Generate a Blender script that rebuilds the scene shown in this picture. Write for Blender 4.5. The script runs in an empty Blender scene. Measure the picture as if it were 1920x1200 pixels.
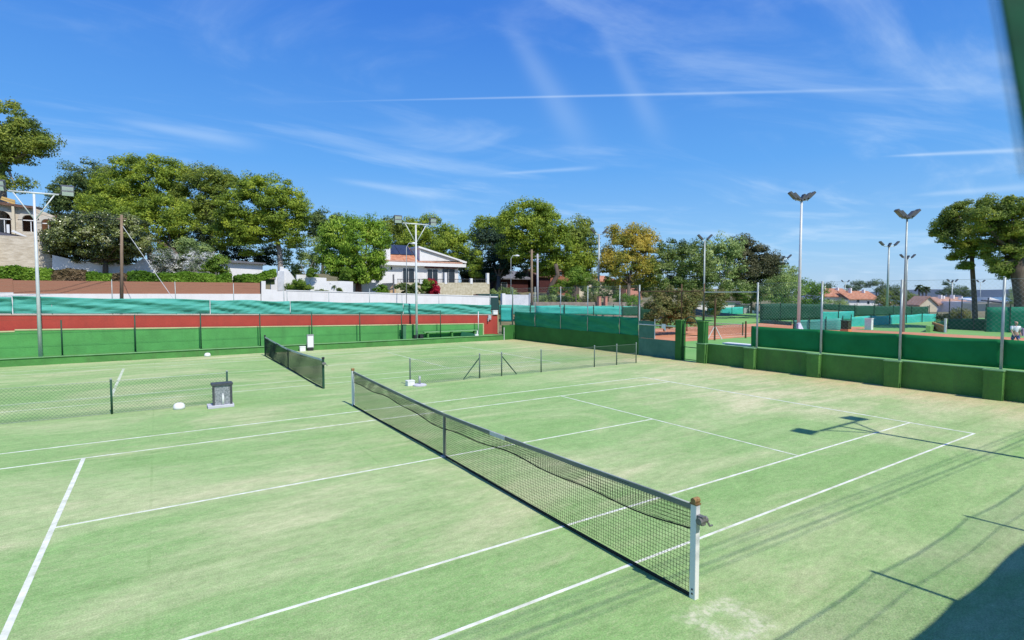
import bpy, math, random
import numpy as np
from mathutils import Vector, Matrix

random.seed(7)
RNG = np.random.default_rng(11)
scene = bpy.context.scene
COL = scene.collection
rad = math.radians

# ------------------------------------------------------------------ camera model
FPX = 1014.96                       # focal length in pixels of a 1920 px wide picture
CAM = np.array([-5.0264, -10.2905, 3.4523])
YAW, PITCH = 0.990731, 0.0472446
FWD = np.array([math.cos(PITCH)*math.cos(YAW), math.cos(PITCH)*math.sin(YAW), -math.sin(PITCH)])
RGT = np.array([math.sin(YAW), -math.cos(YAW), 0.0])
UPV = np.cross(RGT, FWD)

def ray(u, v):
    return FWD + RGT*((u-960)/FPX) + UPV*((600-v)/FPX)
def at(u, v, d):      return CAM + ray(u, v)*d
def onX(u, v, X):     r = ray(u, v); return CAM + r*((X-CAM[0])/r[0])
def onY(u, v, Y):     r = ray(u, v); return CAM + r*((Y-CAM[1])/r[1])
def onZ(u, v, Z=0.0): r = ray(u, v); return CAM + r*((Z-CAM[2])/r[2])

GP = []                              # control points of the terrain
def gp(p): GP.append((float(p[0]), float(p[1]), float(p[2])))

# ------------------------------------------------------------------ materials
MATS = {}
def nt(name):
    m = bpy.data.materials.new(name); m.use_nodes = True
    n = m.node_tree; n.nodes.clear()
    return m, n
def node(n, typ, **kw):
    nd = n.nodes.new(typ)
    for k, v in kw.items(): setattr(nd, k, v)
    return nd
def link(n, a, b): n.links.new(a, b)

def mat(name, c, rough=0.7, var=0.12, scale=3.0, bump=0.0, bscale=40.0, metal=0.0, c2=None, stretch=(1,1,1), spec=0.3, trans=0.0, detail=5, dirt=0.0, dirtc=(0.05,0.05,0.04), dscale=1.2):
    if name in MATS: return MATS[name]
    m, n = nt(name)
    out = node(n, 'ShaderNodeOutputMaterial'); b = node(n, 'ShaderNodeBsdfPrincipled')
    b.inputs['Roughness'].default_value = rough; b.inputs['Metallic'].default_value = metal
    b.inputs['Specular IOR Level'].default_value = spec
    tc = node(n, 'ShaderNodeTexCoord'); mp = node(n, 'ShaderNodeMapping')
    mp.inputs['Scale'].default_value = stretch
    link(n, tc.outputs['Object'], mp.inputs['Vector'])
    no = node(n, 'ShaderNodeTexNoise'); no.inputs['Scale'].default_value = scale; no.inputs['Detail'].default_value = detail
    no.inputs['Roughness'].default_value = 0.65
    link(n, mp.outputs['Vector'], no.inputs['Vector'])
    rp = node(n, 'ShaderNodeValToRGB')
    rp.color_ramp.elements[0].position = 0.3; rp.color_ramp.elements[1].position = 0.72
    c = tuple(c)
    if c2 is None:
        lo = tuple(max(0, x*(1-var)) for x in c); hi = tuple(min(1, x*(1+var)) for x in c)
    else: lo, hi = c, tuple(c2)
    rp.color_ramp.elements[0].color = (*lo, 1); rp.color_ramp.elements[1].color = (*hi, 1)
    link(n, no.outputs['Fac'], rp.inputs['Fac'])
    colour = rp.outputs['Color']
    if dirt > 0:                              # blotches and run-off stains
        m3 = node(n, 'ShaderNodeMapping'); m3.inputs['Scale'].default_value = (1.6, 1.6, 0.35); link(n, tc.outputs['Object'], m3.inputs['Vector'])
        n3 = node(n, 'ShaderNodeTexNoise'); n3.inputs['Scale'].default_value = dscale; n3.inputs['Detail'].default_value = 9; n3.inputs['Roughness'].default_value = 0.75; n3.inputs['Distortion'].default_value = 0.4
        link(n, m3.outputs['Vector'], n3.inputs['Vector'])
        r3 = node(n, 'ShaderNodeMapRange'); r3.inputs['From Min'].default_value = 0.5; r3.inputs['From Max'].default_value = 0.72; r3.inputs['To Max'].default_value = dirt; link(n, n3.outputs['Fac'], r3.inputs['Value'])
        x3 = node(n, 'ShaderNodeMix', data_type='RGBA'); link(n, r3.outputs[0], x3.inputs['Factor'])
        link(n, colour, [q for q in x3.inputs if q.name == 'A' and q.type == 'RGBA'][0]); [q for q in x3.inputs if q.name == 'B' and q.type == 'RGBA'][0].default_value = (*dirtc, 1)
        colour = [q for q in x3.outputs if q.type == 'RGBA'][0]
    link(n, colour, b.inputs['Base Color'])
    if bump > 0:
        n2 = node(n, 'ShaderNodeTexNoise'); n2.inputs['Scale'].default_value = bscale; n2.inputs['Detail'].default_value = 4
        link(n, mp.outputs['Vector'], n2.inputs['Vector'])
        bp = node(n, 'ShaderNodeBump'); bp.inputs['Strength'].default_value = bump; bp.inputs['Distance'].default_value = 0.05
        link(n, n2.outputs['Fac'], bp.inputs['Height']); link(n, bp.outputs['Normal'], b.inputs['Normal'])
    if trans > 0:
        t = node(n, 'ShaderNodeBsdfTranslucent'); link(n, rp.outputs['Color'], t.inputs['Color'])
        mx = node(n, 'ShaderNodeMixShader'); mx.inputs[0].default_value = trans
        link(n, b.outputs[0], mx.inputs[1]); link(n, t.outputs[0], mx.inputs[2]); link(n, mx.outputs[0], out.inputs['Surface'])
    else:
        link(n, b.outputs[0], out.inputs['Surface'])
    MATS[name] = m
    return m

def leafmat(name, cols, trans=0.36, rough=0.6, nscale=0.5, spec=0.25, weights=(0.0, 0.45, 1.0)):
    """every leaf has its own random tint, clumps drift between tints"""
    if name in MATS: return MATS[name]
    m, n = nt(name)
    out = node(n, 'ShaderNodeOutputMaterial'); b = node(n, 'ShaderNodeBsdfPrincipled')
    b.inputs['Roughness'].default_value = rough; b.inputs['Specular IOR Level'].default_value = spec
    g = node(n, 'ShaderNodeNewGeometry'); tc = node(n, 'ShaderNodeTexCoord')
    no = node(n, 'ShaderNodeTexNoise'); no.inputs['Scale'].default_value = nscale; no.inputs['Detail'].default_value = 3
    link(n, tc.outputs['Object'], no.inputs['Vector'])
    ma = node(n, 'ShaderNodeMath', operation='MULTIPLY_ADD'); ma.inputs[1].default_value = 0.34
    link(n, g.outputs['Random Per Island'], ma.inputs[0])
    mb = node(n, 'ShaderNodeMath', operation='MULTIPLY_ADD'); mb.inputs[1].default_value = 2.1; mb.inputs[2].default_value = -0.72
    link(n, no.outputs['Fac'], mb.inputs[0]); link(n, mb.outputs[0], ma.inputs[2])
    rp = node(n, 'ShaderNodeValToRGB'); e = rp.color_ramp.elements
    while len(e) < len(cols): e.new(0.5)
    for i, c in enumerate(cols):
        e[i].position = weights[i] if len(weights) == len(cols) else i/(len(cols)-1)
        e[i].color = (*c, 1)
    link(n, ma.outputs[0], rp.inputs['Fac']); link(n, rp.outputs['Color'], b.inputs['Base Color'])
    t = node(n, 'ShaderNodeBsdfTranslucent'); link(n, rp.outputs['Color'], t.inputs['Color'])
    mx = node(n, 'ShaderNodeMixShader'); mx.inputs[0].default_value = trans
    link(n, b.outputs[0], mx.inputs[1]); link(n, t.outputs[0], mx.inputs[2]); link(n, mx.outputs[0], out.inputs['Surface'])
    MATS[name] = m
    return m

M_white   = mat('white_render', (0.8, 0.79, 0.77), 0.85, 0.04, 1.2, 0.1, 20, dirt=0.22, dirtc=(0.4, 0.38, 0.34), dscale=0.8)
M_whitep  = mat('white_paint', (0.8, 0.8, 0.79), 0.45, 0.04, 6)
M_galv    = mat('galvanised_steel', (0.38, 0.42, 0.40), 0.45, 0.15, 4, metal=0.25)
M_galvl   = mat('pale_galvanised_steel', (0.62, 0.64, 0.63), 0.5, 0.1, 3, metal=0.1)
M_gpost   = mat('dark_green_steel', (0.02, 0.075, 0.045), 0.5, 0.2, 5)
M_dark    = mat('dark_metal', (0.03, 0.033, 0.036), 0.5, 0.2, 5)
M_lampb   = mat('lamp_housing', (0.10, 0.105, 0.11), 0.5, 0.2, 5)
M_glass   = mat('lamp_glass', (0.74, 0.76, 0.74), 0.25, 0.1, 5, spec=0.6)
M_rust    = mat('rusty_steel', (0.16, 0.075, 0.035), 0.8, 0.5, 30, c2=(0.45, 0.3, 0.12))
M_wallg   = mat('green_wall_paint', (0.095, 0.33, 0.09), 0.8, 0.16, 0.9, 0.2, 12, dirt=0.32, dirtc=(0.06, 0.17, 0.06), dscale=0.7)
M_wallr   = mat('green_court_wall_paint', (0.085, 0.225, 0.05), 0.85, 0.22, 1.1, 0.4, 14, dirt=0.5, dirtc=(0.075, 0.10, 0.05), dscale=1.3)
M_kerbg   = mat('green_kerb_paint', (0.085, 0.26, 0.065), 0.85, 0.22, 1.0, 0.3, 10, dirt=0.5, dirtc=(0.10, 0.15, 0.06))
M_cream   = mat('cream_edge_paint', (0.52, 0.50, 0.27), 0.8, 0.12, 2)
M_lgreen  = mat('light_green_edge', (0.22, 0.42, 0.2), 0.8, 0.2, 2)
M_red     = mat('red_wall_paint', (0.42, 0.062, 0.045), 0.8, 0.12, 0.8, 0.2, 10, dirt=0.4, dirtc=(0.26, 0.05, 0.04), dscale=0.8)
M_teal    = mat('teal_windscreen_fabric', (0.05, 0.33, 0.26), 0.75, 0.25, 1.5, 0.9, 3, c2=(0.14, 0.52, 0.43), stretch=(0.45, 0.5, 3.6), trans=0.15)
M_tealb   = mat('bright_teal_fabric', (0.05, 0.5, 0.42), 0.75, 0.2, 1.5, 0.3, 3, c2=(0.1, 0.65, 0.55), stretch=(1, 1, 2), trans=0.25)
M_curt    = mat('green_windscreen_fabric', (0.004, 0.17, 0.045), 0.75, 0.2, 1.0, 0.2, 5, c2=(0.008, 0.24, 0.075), trans=0.12)
M_midscr  = mat('bluish_green_windscreen', (0.01, 0.22, 0.095), 0.75, 0.25, 1.6, 0.7, 4, c2=(0.03, 0.33, 0.165), stretch=(1, 0.4, 2.5), trans=0.15)
M_dscr    = mat('dark_green_windscreen', (0.012, 0.07, 0.04), 0.75, 0.25, 0.9, c2=(0.02, 0.105, 0.06), trans=0.1)
M_netpan  = mat('grey_green_mesh_panel', (0.06, 0.18, 0.13), 0.75, 0.2, 2.0, c2=(0.10, 0.25, 0.19), trans=0.1)
M_cord    = mat('black_net_cord', (0.022, 0.026, 0.022), 0.8, 0.3, 10)
M_cord2   = mat('dark_green_net_cord', (0.02, 0.04, 0.026), 0.8, 0.3, 10)
M_band    = mat('net_headband', (0.13, 0.17, 0.15), 0.85, 0.3, 1.2, c2=(0.27, 0.26, 0.2), stretch=(1, 0.5, 1))
M_wband   = mat('white_headband', (0.6, 0.62, 0.58), 0.8, 0.1, 3)
M_conc    = mat('concrete', (0.42, 0.42, 0.44), 0.9, 0.15, 6, 0.2, 30)
M_brownf  = mat('brown_fence_boards', (0.36, 0.17, 0.105), 0.75, 0.1, 2.5, stretch=(0.4, 1, 9))
M_stone   = mat('pale_stone_cladding', (0.46, 0.39, 0.29), 0.9, 0.3, 2.2, 0.4, 6, c2=(0.74, 0.67, 0.55), stretch=(0.6, 0.6, 2.0))
M_crazy   = mat('cream_crazy_stone', (0.42, 0.36, 0.22), 0.9, 0.3, 2.8, 0.4, 6, c2=(0.72, 0.67, 0.52))
M_ochre   = mat('ochre_render', (0.62, 0.42, 0.16), 0.85, 0.1, 1.5)
M_wood    = mat('brown_wood', (0.14, 0.06, 0.025), 0.7, 0.3, 3)
M_pole    = mat('weathered_wood', (0.25, 0.18, 0.12), 0.85, 0.25, 4, stretch=(3, 3, 0.3))
M_window  = mat('dark_window_glass', (0.03, 0.04, 0.05), 0.12, 0.3, 1.5, spec=0.6)
M_slate   = mat('solar_panel_glass', (0.035, 0.045, 0.075), 0.2, 0.3, 2.0, spec=0.5)
M_greyr   = mat('grey_roof', (0.16, 0.16, 0.17), 0.8, 0.2, 2)
M_brick   = mat('brick_red_render', (0.34, 0.13, 0.08), 0.85, 0.15, 2)
M_pink    = mat('pink_render', (0.6, 0.27, 0.2), 0.85, 0.1, 2)
M_maroon  = mat('maroon_timber', (0.07, 0.02, 0.018), 0.7, 0.3, 2)
M_creamw  = mat('cream_render', (0.66, 0.58, 0.42), 0.85, 0.06, 2)
M_bark    = mat('grey_brown_bark', (0.13, 0.10, 0.075), 0.95, 0.35, 3, 0.6, 12, stretch=(2, 2, 0.5))
M_barkp   = mat('pale_bark', (0.3, 0.27, 0.23), 0.95, 0.35, 3, 0.5, 12, stretch=(2, 2, 0.5))
M_barkr   = mat('reddish_bark', (0.22, 0.10, 0.06), 0.95, 0.35, 3, 0.5, 12, stretch=(2, 2, 0.5))
M_clay    = mat('red_clay', (0.5, 0.19, 0.09), 0.95, 0.14, 0.25, c2=(0.62, 0.29, 0.16))
M_surr    = mat('green_court_surround', (0.15, 0.36, 0.09), 0.9, 0.14, 0.2, c2=(0.23, 0.42, 0.13))
M_orange  = mat('orange_brick_wall', (0.6, 0.25, 0.1), 0.85, 0.12, 2)

def tilemat(name, c, c2, freq):
    m, n = nt(name)
    out = node(n, 'ShaderNodeOutputMaterial'); b = node(n, 'ShaderNodeBsdfPrincipled'); b.inputs['Roughness'].default_value = 0.85
    tc = node(n, 'ShaderNodeTexCoord')
    w = node(n, 'ShaderNodeTexWave', wave_type='BANDS', bands_direction='X'); w.inputs['Scale'].default_value = freq; w.inputs['Distortion'].default_value = 0.3
    no = node(n, 'ShaderNodeTexNoise'); no.inputs['Scale'].default_value = 2.2; no.inputs['Detail'].default_value = 6
    link(n, tc.outputs['Object'], w.inputs['Vector']); link(n, tc.outputs['Object'], no.inputs['Vector'])
    rp = node(n, 'ShaderNodeValToRGB'); rp.color_ramp.elements[0].color = (*c, 1); rp.color_ramp.elements[1].color = (*c2, 1)
    rp.color_ramp.elements[0].position = 0.32; rp.color_ramp.elements[1].position = 0.7
    link(n, no.outputs['Fac'], rp.inputs['Fac']); link(n, rp.outputs['Color'], b.inputs['Base Color'])
    bp = node(n, 'ShaderNodeBump'); bp.inputs['Strength'].default_value = 0.8; bp.inputs['Distance'].default_value = 0.08
    link(n, w.outputs['Fac'], bp.inputs['Height']); link(n, bp.outputs['Normal'], b.inputs['Normal'])
    link(n, b.outputs[0], out.inputs['Surface']); return m
M_tile  = tilemat('terracotta_tiles', (0.42, 0.15, 0.07), (0.68, 0.34, 0.2), 1.6)
M_tile2 = tilemat('faded_terracotta_tiles', (0.4, 0.2, 0.13), (0.6, 0.38, 0.28), 1.6)
M_tile3 = tilemat('brown_roof_tiles', (0.16, 0.08, 0.05), (0.3, 0.17, 0.11), 1.6)

L_pine   = leafmat('pine_needles', [(0.05, 0.095, 0.013), (0.236, 0.339, 0.037), (0.517, 0.585, 0.064)])
L_pined  = leafmat('dark_pine_needles', [(0.037, 0.068, 0.028), (0.139, 0.213, 0.061), (0.302, 0.363, 0.102)])
L_pineb  = leafmat('olive_pine_needles', [(0.043, 0.077, 0.017), (0.201, 0.276, 0.042), (0.43, 0.468, 0.076)])
L_cedar  = leafmat('cedar_needles', [(0.015, 0.035, 0.025), (0.04, 0.08, 0.05), (0.09, 0.15, 0.07)])
L_magn   = leafmat('magnolia_leaves', [(0.01, 0.022, 0.005), (0.05, 0.075, 0.012), (0.24, 0.28, 0.06), (0.5, 0.49, 0.3)], trans=0.1, rough=0.3, spec=0.6, weights=(0.0, 0.36, 0.7, 1.0))
L_pepper = leafmat('pepper_tree_leaves', [(0.06, 0.14, 0.013), (0.243, 0.411, 0.037), (0.504, 0.627, 0.088)], trans=0.35)
L_yellow = leafmat('autumn_plane_leaves', [(0.07, 0.14, 0.03), (0.22, 0.28, 0.05), (0.46, 0.39, 0.06), (0.66, 0.5, 0.09)], trans=0.36, nscale=0.3, weights=(0.0, 0.2, 0.46, 0.9))
L_poplar = leafmat('poplar_leaves', [(0.03, 0.058, 0.013), (0.14, 0.212, 0.049), (0.4, 0.488, 0.154)], trans=0.25, rough=0.4)
L_euca   = leafmat('eucalyptus_leaves', [(0.079, 0.138, 0.043), (0.296, 0.404, 0.13), (0.584, 0.676, 0.248)])
L_brown  = leafmat('brown_foliage', [(0.048, 0.07, 0.018), (0.16, 0.2, 0.054), (0.288, 0.25, 0.09), (0.36, 0.33, 0.171)], nscale=0.8, weights=(0.0, 0.35, 0.65, 1.0))
L_hedge  = leafmat('hedge_leaves', [(0.036, 0.102, 0.01), (0.135, 0.27, 0.02), (0.28, 0.448, 0.049)])
L_hedgeb = leafmat('dry_hedge_leaves', [(0.06, 0.07, 0.02), (0.2, 0.15, 0.07), (0.33, 0.23, 0.13)])
L_olean  = leafmat('white_oleander', [(0.04, 0.09, 0.02), (0.16, 0.2, 0.1), (0.75, 0.75, 0.7), (0.85, 0.84, 0.8)], weights=(0.0, 0.4, 0.54, 1.0))
L_shrub  = leafmat('bright_shrub_leaves', [(0.06, 0.14, 0.015), (0.18, 0.3, 0.03), (0.32, 0.42, 0.07)])
L_boug   = leafmat('red_bougainvillea', [(0.3, 0.008, 0.02), (0.5, 0.015, 0.05), (0.62, 0.05, 0.1)])
L_palm   = leafmat('palm_fronds', [(0.05, 0.09, 0.03), (0.12, 0.18, 0.05), (0.25, 0.3, 0.1)])
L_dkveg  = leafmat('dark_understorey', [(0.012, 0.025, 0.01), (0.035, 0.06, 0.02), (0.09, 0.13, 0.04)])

# ------------------------------------------------------------------ object helpers
def root_origin(o):
    v = Vector((0, 0, 0))
    while o is not None:
        v += o.location; o = o.parent
    return v
def tag(o, label=None, cat=None, group=None, kind=None):
    if label: o['label'] = label
    if cat: o['category'] = cat
    if group: o['group'] = group
    if kind: o['kind'] = kind
    return o
def thing(name, loc, label, cat, group=None, ground=False):
    o = bpy.data.objects.new(name, None); COL.objects.link(o)
    o.location = tuple(float(x) for x in loc); o.empty_display_size = 0.2
    if ground: gp(loc)
    return tag(o, label, cat, group)

class MB:
    def __init__(self): self.v = []; self.f = []
    def add(self, vs, fs):
        b = len(self.v); self.v += [tuple(map(float, p)) for p in vs]
        self.f += [tuple(b+i for i in q) for q in fs]
    def box(self, x0, x1, y0, y1, z0, z1):
        self.add([(x0,y0,z0),(x1,y0,z0),(x1,y1,z0),(x0,y1,z0),(x0,y0,z1),(x1,y0,z1),(x1,y1,z1),(x0,y1,z1)],
                 [(3,2,1,0),(4,5,6,7),(0,1,5,4),(1,2,6,5),(2,3,7,6),(3,0,4,7)]); return self
    def obox(self, c, ex, ey, ez):
        c, ex, ey, ez = (np.array(q, float) for q in (c, ex, ey, ez))
        vs = [c+sx*ex+sy*ey+sz*ez for sz in (-1,1) for sx, sy in ((-1,-1),(1,-1),(1,1),(-1,1))]
        self.add(vs, [(3,2,1,0),(4,5,6,7),(0,1,5,4),(1,2,6,5),(2,3,7,6),(3,0,4,7)]); return self
    def slab(self, poly, thick):
        """polygon of 3D points extruded along the vector thick"""
        n = len(poly); t = np.array(thick, float); P = [np.array(p, float) for p in poly]
        self.add(P+[p+t for p in P], [tuple(range(n-1,-1,-1)), tuple(range(n,2*n))]+[(i,(i+1)%n,n+(i+1)%n,n+i) for i in range(n)]); return self
    def tube(self, pts, r, sides=8, r1=None, cap=True):
        P = [np.array(p, float) for p in pts]; m = len(P)
        if not hasattr(r, '__len__'):
            r = [r + (r1-r)*i/(m-1) for i in range(m)] if r1 is not None else [r]*m
        vs = []; prev = None
        for i, p in enumerate(P):
            d = P[min(i+1, m-1)]-P[max(i-1, 0)]; d /= np.linalg.norm(d)+1e-9
            if prev is None:
                a = np.array([0,0,1.0]) if abs(d[2]) < 0.9 else np.array([1.0,0,0])
            else: a = prev
            a = a - d*(a@d); a /= np.linalg.norm(a)+1e-9; prev = a; b = np.cross(d, a)
            for k in range(sides):
                t = 2*math.pi*k/sides + math.pi/sides
                vs.append(p+r[i]*(math.cos(t)*a+math.sin(t)*b))
        fs = [(i*sides+k, i*sides+(k+1)%sides, (i+1)*sides+(k+1)%sides, (i+1)*sides+k) for i in range(m-1) for k in range(sides)]
        if cap: fs += [tuple(range(sides-1,-1,-1)), tuple((m-1)*sides+k for k in range(sides))]
        self.add(vs, fs); return self
    def lathe(self, c, prof, sides=16):
        vs = []; m = len(prof)
        for rr, z in prof:
            for k in range(sides):
                t = 2*math.pi*k/sides; vs.append((c[0]+rr*math.cos(t), c[1]+rr*math.sin(t), c[2]+z))
        fs = [(i*sides+k, i*sides+(k+1)%sides, (i+1)*sides+(k+1)%sides, (i+1)*sides+k) for i in range(m-1) for k in range(sides)]
        fs += [tuple(range(sides-1,-1,-1)), tuple((m-1)*sides+k for k in range(sides))]
        self.add(vs, fs); return self
    def grid(self, fn, nu, nv, thick=None):
        """sheet fn(a,b), a,b in 0..1; with thickness vector it is closed"""
        def layer(off): return [np.array(fn(i/nu, j/nv), float)+off for j in range(nv+1) for i in range(nu+1)]
        w = nu+1; q = [(j*w+i, j*w+i+1, (j+1)*w+i+1, (j+1)*w+i) for j in range(nv) for i in range(nu)]
        if thick is None: self.add(layer(0), q); return self
        t = np.array(thick, float); L0, L1 = layer(0), layer(t); n = len(L0)
        fs = [tuple(reversed(x)) for x in q]+[tuple(n+i for i in x) for x in q]
        ring = [i for i in range(nu)]+[j*w+nu for j in range(nv)]+[nv*w+i for i in range(nu,0,-1)]+[j*w for j in range(nv,0,-1)]
        fs += [(ring[i], ring[(i+1)%len(ring)], n+ring[(i+1)%len(ring)], n+ring[i]) for i in range(len(ring))]
        self.add(L0+L1, fs); return self
    def build(self, name, m, parent=None, smooth=False, bevel=0.0):
        me = bpy.data.meshes.new(name)
        og = root_origin(parent) if parent is not None else Vector((0,0,0))
        me.from_pydata([(x-og.x, y-og.y, z-og.z) for x, y, z in self.v], [], self.f)
        me.materials.append(m)
        if smooth:
            me.polygons.foreach_set('use_smooth', [True]*len(me.polygons))
        me.update()
        o = bpy.data.objects.new(name, me); COL.objects.link(o)
        if parent is not None: o.parent = parent
        if bevel:
            b = o.modifiers.new('bevel', 'BEVEL'); b.width = bevel; b.segments = 2; b.limit_method = 'ANGLE'
        return o

def recentre(o):
    """move a single-mesh thing's origin to the middle of its foot"""
    me = o.data; n = len(me.vertices); a = np.empty(n*3); me.vertices.foreach_get('co', a); a = a.reshape(-1, 3)
    c = np.array([(a[:,0].min()+a[:,0].max())/2, (a[:,1].min()+a[:,1].max())/2, a[:,2].min()])
    me.vertices.foreach_set('co', (a-c).ravel()); o.location = tuple(c); me.update(); return o

def solo(mb, name, m, label, cat, group=None, smooth=False, bevel=0.0):
    o = mb.build(name, m, None, smooth, bevel); recentre(o); return tag(o, label, cat, group)
def struct(mb, name, m):
    return tag(mb.build(name, m), kind='structure')

def chainlink(mb, p0, udir, L, z0, z1, cell=0.06, r=0.0018):
    """woven diamond wires as thin three-sided rods in a vertical plane"""
    u = np.array([udir[0], udir[1], 0.0]); H = z1-z0; p0 = np.array([p0[0], p0[1], 0.0])
    nrm = np.array([-u[1], u[0], 0.0])
    s = -H
    while s < L:
        for sg in (1, -1):
            a0, h0 = s, 0.0; a1, h1 = s+H, H
            if a0 < 0: h0 -= a0; a0 = 0.0
            if a1 > L: h1 -= (a1-L); a1 = L
            if a1-a0 < 0.02: continue
            za, zb = (z0+h0, z0+h1) if sg == 1 else (z1-h0, z1-h1)
            A = p0+u*a0+np.array([0,0,za]); B = p0+u*a1+np.array([0,0,zb])
            d = (B-A)/np.linalg.norm(B-A); w = np.cross(d, nrm)
            o = [w*r, -w*r*0.5+nrm*r*0.87, -w*r*0.5-nrm*r*0.87]
            mb.add([A+q for q in o]+[B+q for q in o], [(0,1,4,3),(1,2,5,4),(2,0,3,5)])
        s += cell*1.414
    return mb

# ------------------------------------------------------------------ foliage
def leaf_mesh(name, C, N, size, aspect, m, parent, droop=0.0, jitter=0.5):
    """one diamond leaf per centre C with loose normal N"""
    n = len(C)
    N = N + RNG.normal(0, jitter, (n,3)); N /= np.linalg.norm(N, axis=1)[:,None]+1e-9
    T = RNG.normal(0, 1, (n,3)); T[:,2] -= droop*2.0
    T -= N*np.sum(T*N, axis=1)[:,None]; T /= np.linalg.norm(T, axis=1)[:,None]+1e-9
    B = np.cross(N, T)
    s = size*RNG.uniform(0.6, 1.35, (n,1))
    V = np.empty((n,4,3))
    V[:,0] = C-T*s*aspect; V[:,1] = C-B*s+N*s*0.25; V[:,2] = C+T*s*aspect; V[:,3] = C+B*s+N*s*0.25
    og = np.array(root_origin(parent)) if parent is not None else np.zeros(3)
    V = (V.reshape(-1,3)-og).astype(np.float32)
    me = bpy.data.meshes.new(name)
    me.vertices.add(n*4); me.loops.add(n*4); me.polygons.add(n)
    me.vertices.foreach_set('co', V.ravel())
    me.loops.foreach_set('vertex_index', np.arange(n*4, dtype=np.int32))
    me.polygons.foreach_set('loop_start', np.arange(0, n*4, 4, dtype=np.int32))
    me.materials.append(m); me.update(); me.validate()
    o = bpy.data.objects.new(name, me); COL.objects.link(o)
    if parent is not None: o.parent = parent
    return o

def crown_points(lobes, puff, per, flat=0.75, fill=1.0):
    """lobes: list of (centre, radii). puffs of leaves sit around each lobe's skin, some inside"""
    Cs, Ns = [], []
    for c, r in lobes:
        c = np.array(c); r = np.array(r)
        area = (r[0]*r[2]*math.pi*2.2)
        k = max(6, int(fill*area/(puff*puff*1.9)))
        d = RNG.normal(0, 1, (k,3)); d /= np.linalg.norm(d, axis=1)[:,None]
        rr = RNG.uniform(0.55, 1.0, (k,1))**0.5
        pc = c + d*r*rr
        for i in range(k):
            pr = puff*RNG.uniform(0.6, 1.3)
            m = int(per*RNG.uniform(0.7, 1.2))
            e = RNG.normal(0, 1, (m,3)); e /= np.linalg.norm(e, axis=1)[:,None]
            e[:,2] = np.where(e[:,2] < -0.35, e[:,2]*0.4, e[:,2])
            q = RNG.uniform(0.55, 1.08, (m,1))
            Cs.append(pc[i]+e*q*np.array([pr, pr, pr*flat])); Ns.append(e*0.9+d[i]*0.35+np.array([0,0,0.25]))
    return np.concatenate(Cs), np.concatenate(Ns)

def px_lobes(specs, depth, dj=1.0, thick=0.95):
    out = []
    for s in specs:
        u, v, ru, rv = s[:4]; dd = depth+(s[4] if len(s) > 4 else random.uniform(-1, 1)*dj)
        k = dd/FPX; a, b = ru*k, rv*k
        out.append((at(u, v, dd), (a, (a+b)/2*thick, b)))
    return out

def tree(name, label, cat, specs, depth, base, trunk_r, leaf, puff=0.9, per=60, size=0.2, aspect=1.4, bark=None, group=None,
         dj=1.2, droop=0.0, flat=0.9, fill=1.35, mids=(), crown_name='crown', limbs=True):
    bark = bark or M_bark
    if cat == 'shrub':                       # bushes are leafy down to the foot
        lowv = max(q[1]+q[3] for q in specs)
        specs = list(specs)+[(q[0], min(q[1]+q[3]*1.1, base[1]-3), q[2]*0.85, q[3]*0.8) for q in specs if q[1]+q[3] < base[1]-2]
    d0 = base[2] if len(base) > 2 else depth
    b = at(base[0], base[1], d0)
    root = thing(name, b, label, cat, group, ground=True)
    lobes = px_lobes(specs, depth, dj)
    C, N = crown_points(lobes, puff*1.12, int(per*3.2), flat, fill)
    leaf_mesh(crown_name, C, N, size*0.37, aspect, leaf, root, droop)
    if trunk_r > 0:
        mb = MB()
        cen = np.mean([l[0] for l in lobes], axis=0)
        low = min(l[0][2]-l[1][2]*0.5 for l in lobes)
        mpts = [at(x, y, d0) for x, y in mids]
        fork = mpts[-1] if mpts else np.array([b[0]*0.6+cen[0]*0.4, b[1]*0.6+cen[1]*0.4, max(low, b[2]+0.5)])
        pts = [b-np.array([0,0,0.6])]+[b]+(mpts if mpts else [fork])
        # smooth the trunk a little
        mb.tube(pts, trunk_r*1.15, 9, r1=trunk_r*0.72)
        if limbs:
            for c, r in lobes:
                e = c-np.array([0,0,r[2]*0.3]); mid = (fork+e)/2+RNG.normal(0, 0.25, 3)
                mb.tube([fork-np.array([0,0,0.1]), mid, e], [trunk_r*0.42, trunk_r*0.24, trunk_r*0.08], 6)
        mb.build('trunk', bark, root, smooth=True)
    return root

def hedge(label, x0, x1, y0, y1, z0, z1, leaf, n, size=0.07, group=None, rise=0.0):
    root = thing('hedge', ((x0+x1)/2, (y0+y1)/2, z0), label, 'hedge', group, ground=False)
    t = RNG.uniform(0, 1, n); side = RNG.choice(4, n, p=[0.55, 0.3, 0.1, 0.05])
    X = x0+(x1-x0)*RNG.uniform(0, 1, n); Y = y0+(y1-y0)*RNG.uniform(0, 1, n); Z = z0+(z1-z0)*t
    Nn = np.zeros((n,3))
    Y = np.where(side == 0, y0+RNG.normal(0, 0.05, n), Y); Nn[side == 0, 1] = -1
    Z = np.where(side == 1, z1+RNG.normal(0, 0.05, n), Z); Nn[side == 1, 2] = 1
    X = np.where(side == 2, x0, X); Nn[side == 2, 0] = -1
    X = np.where(side == 3, x1, X); Nn[side == 3, 0] = 1
    Z = Z + 0.07*np.sin(X*1.7)+0.05*np.sin(X*4.1+1)
    if rise: Z = Z+rise*np.clip((X-x0)/(x1-x0), 0, 1)**1.5
    Y = Y+0.07*np.sin(X*2.3+Z*3)
    leaf_mesh('foliage', np.stack([X, Y, Z], 1), Nn, size, 1.4, leaf, root)
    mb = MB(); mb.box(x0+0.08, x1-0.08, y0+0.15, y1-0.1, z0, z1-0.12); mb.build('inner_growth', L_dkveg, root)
    return root

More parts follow.
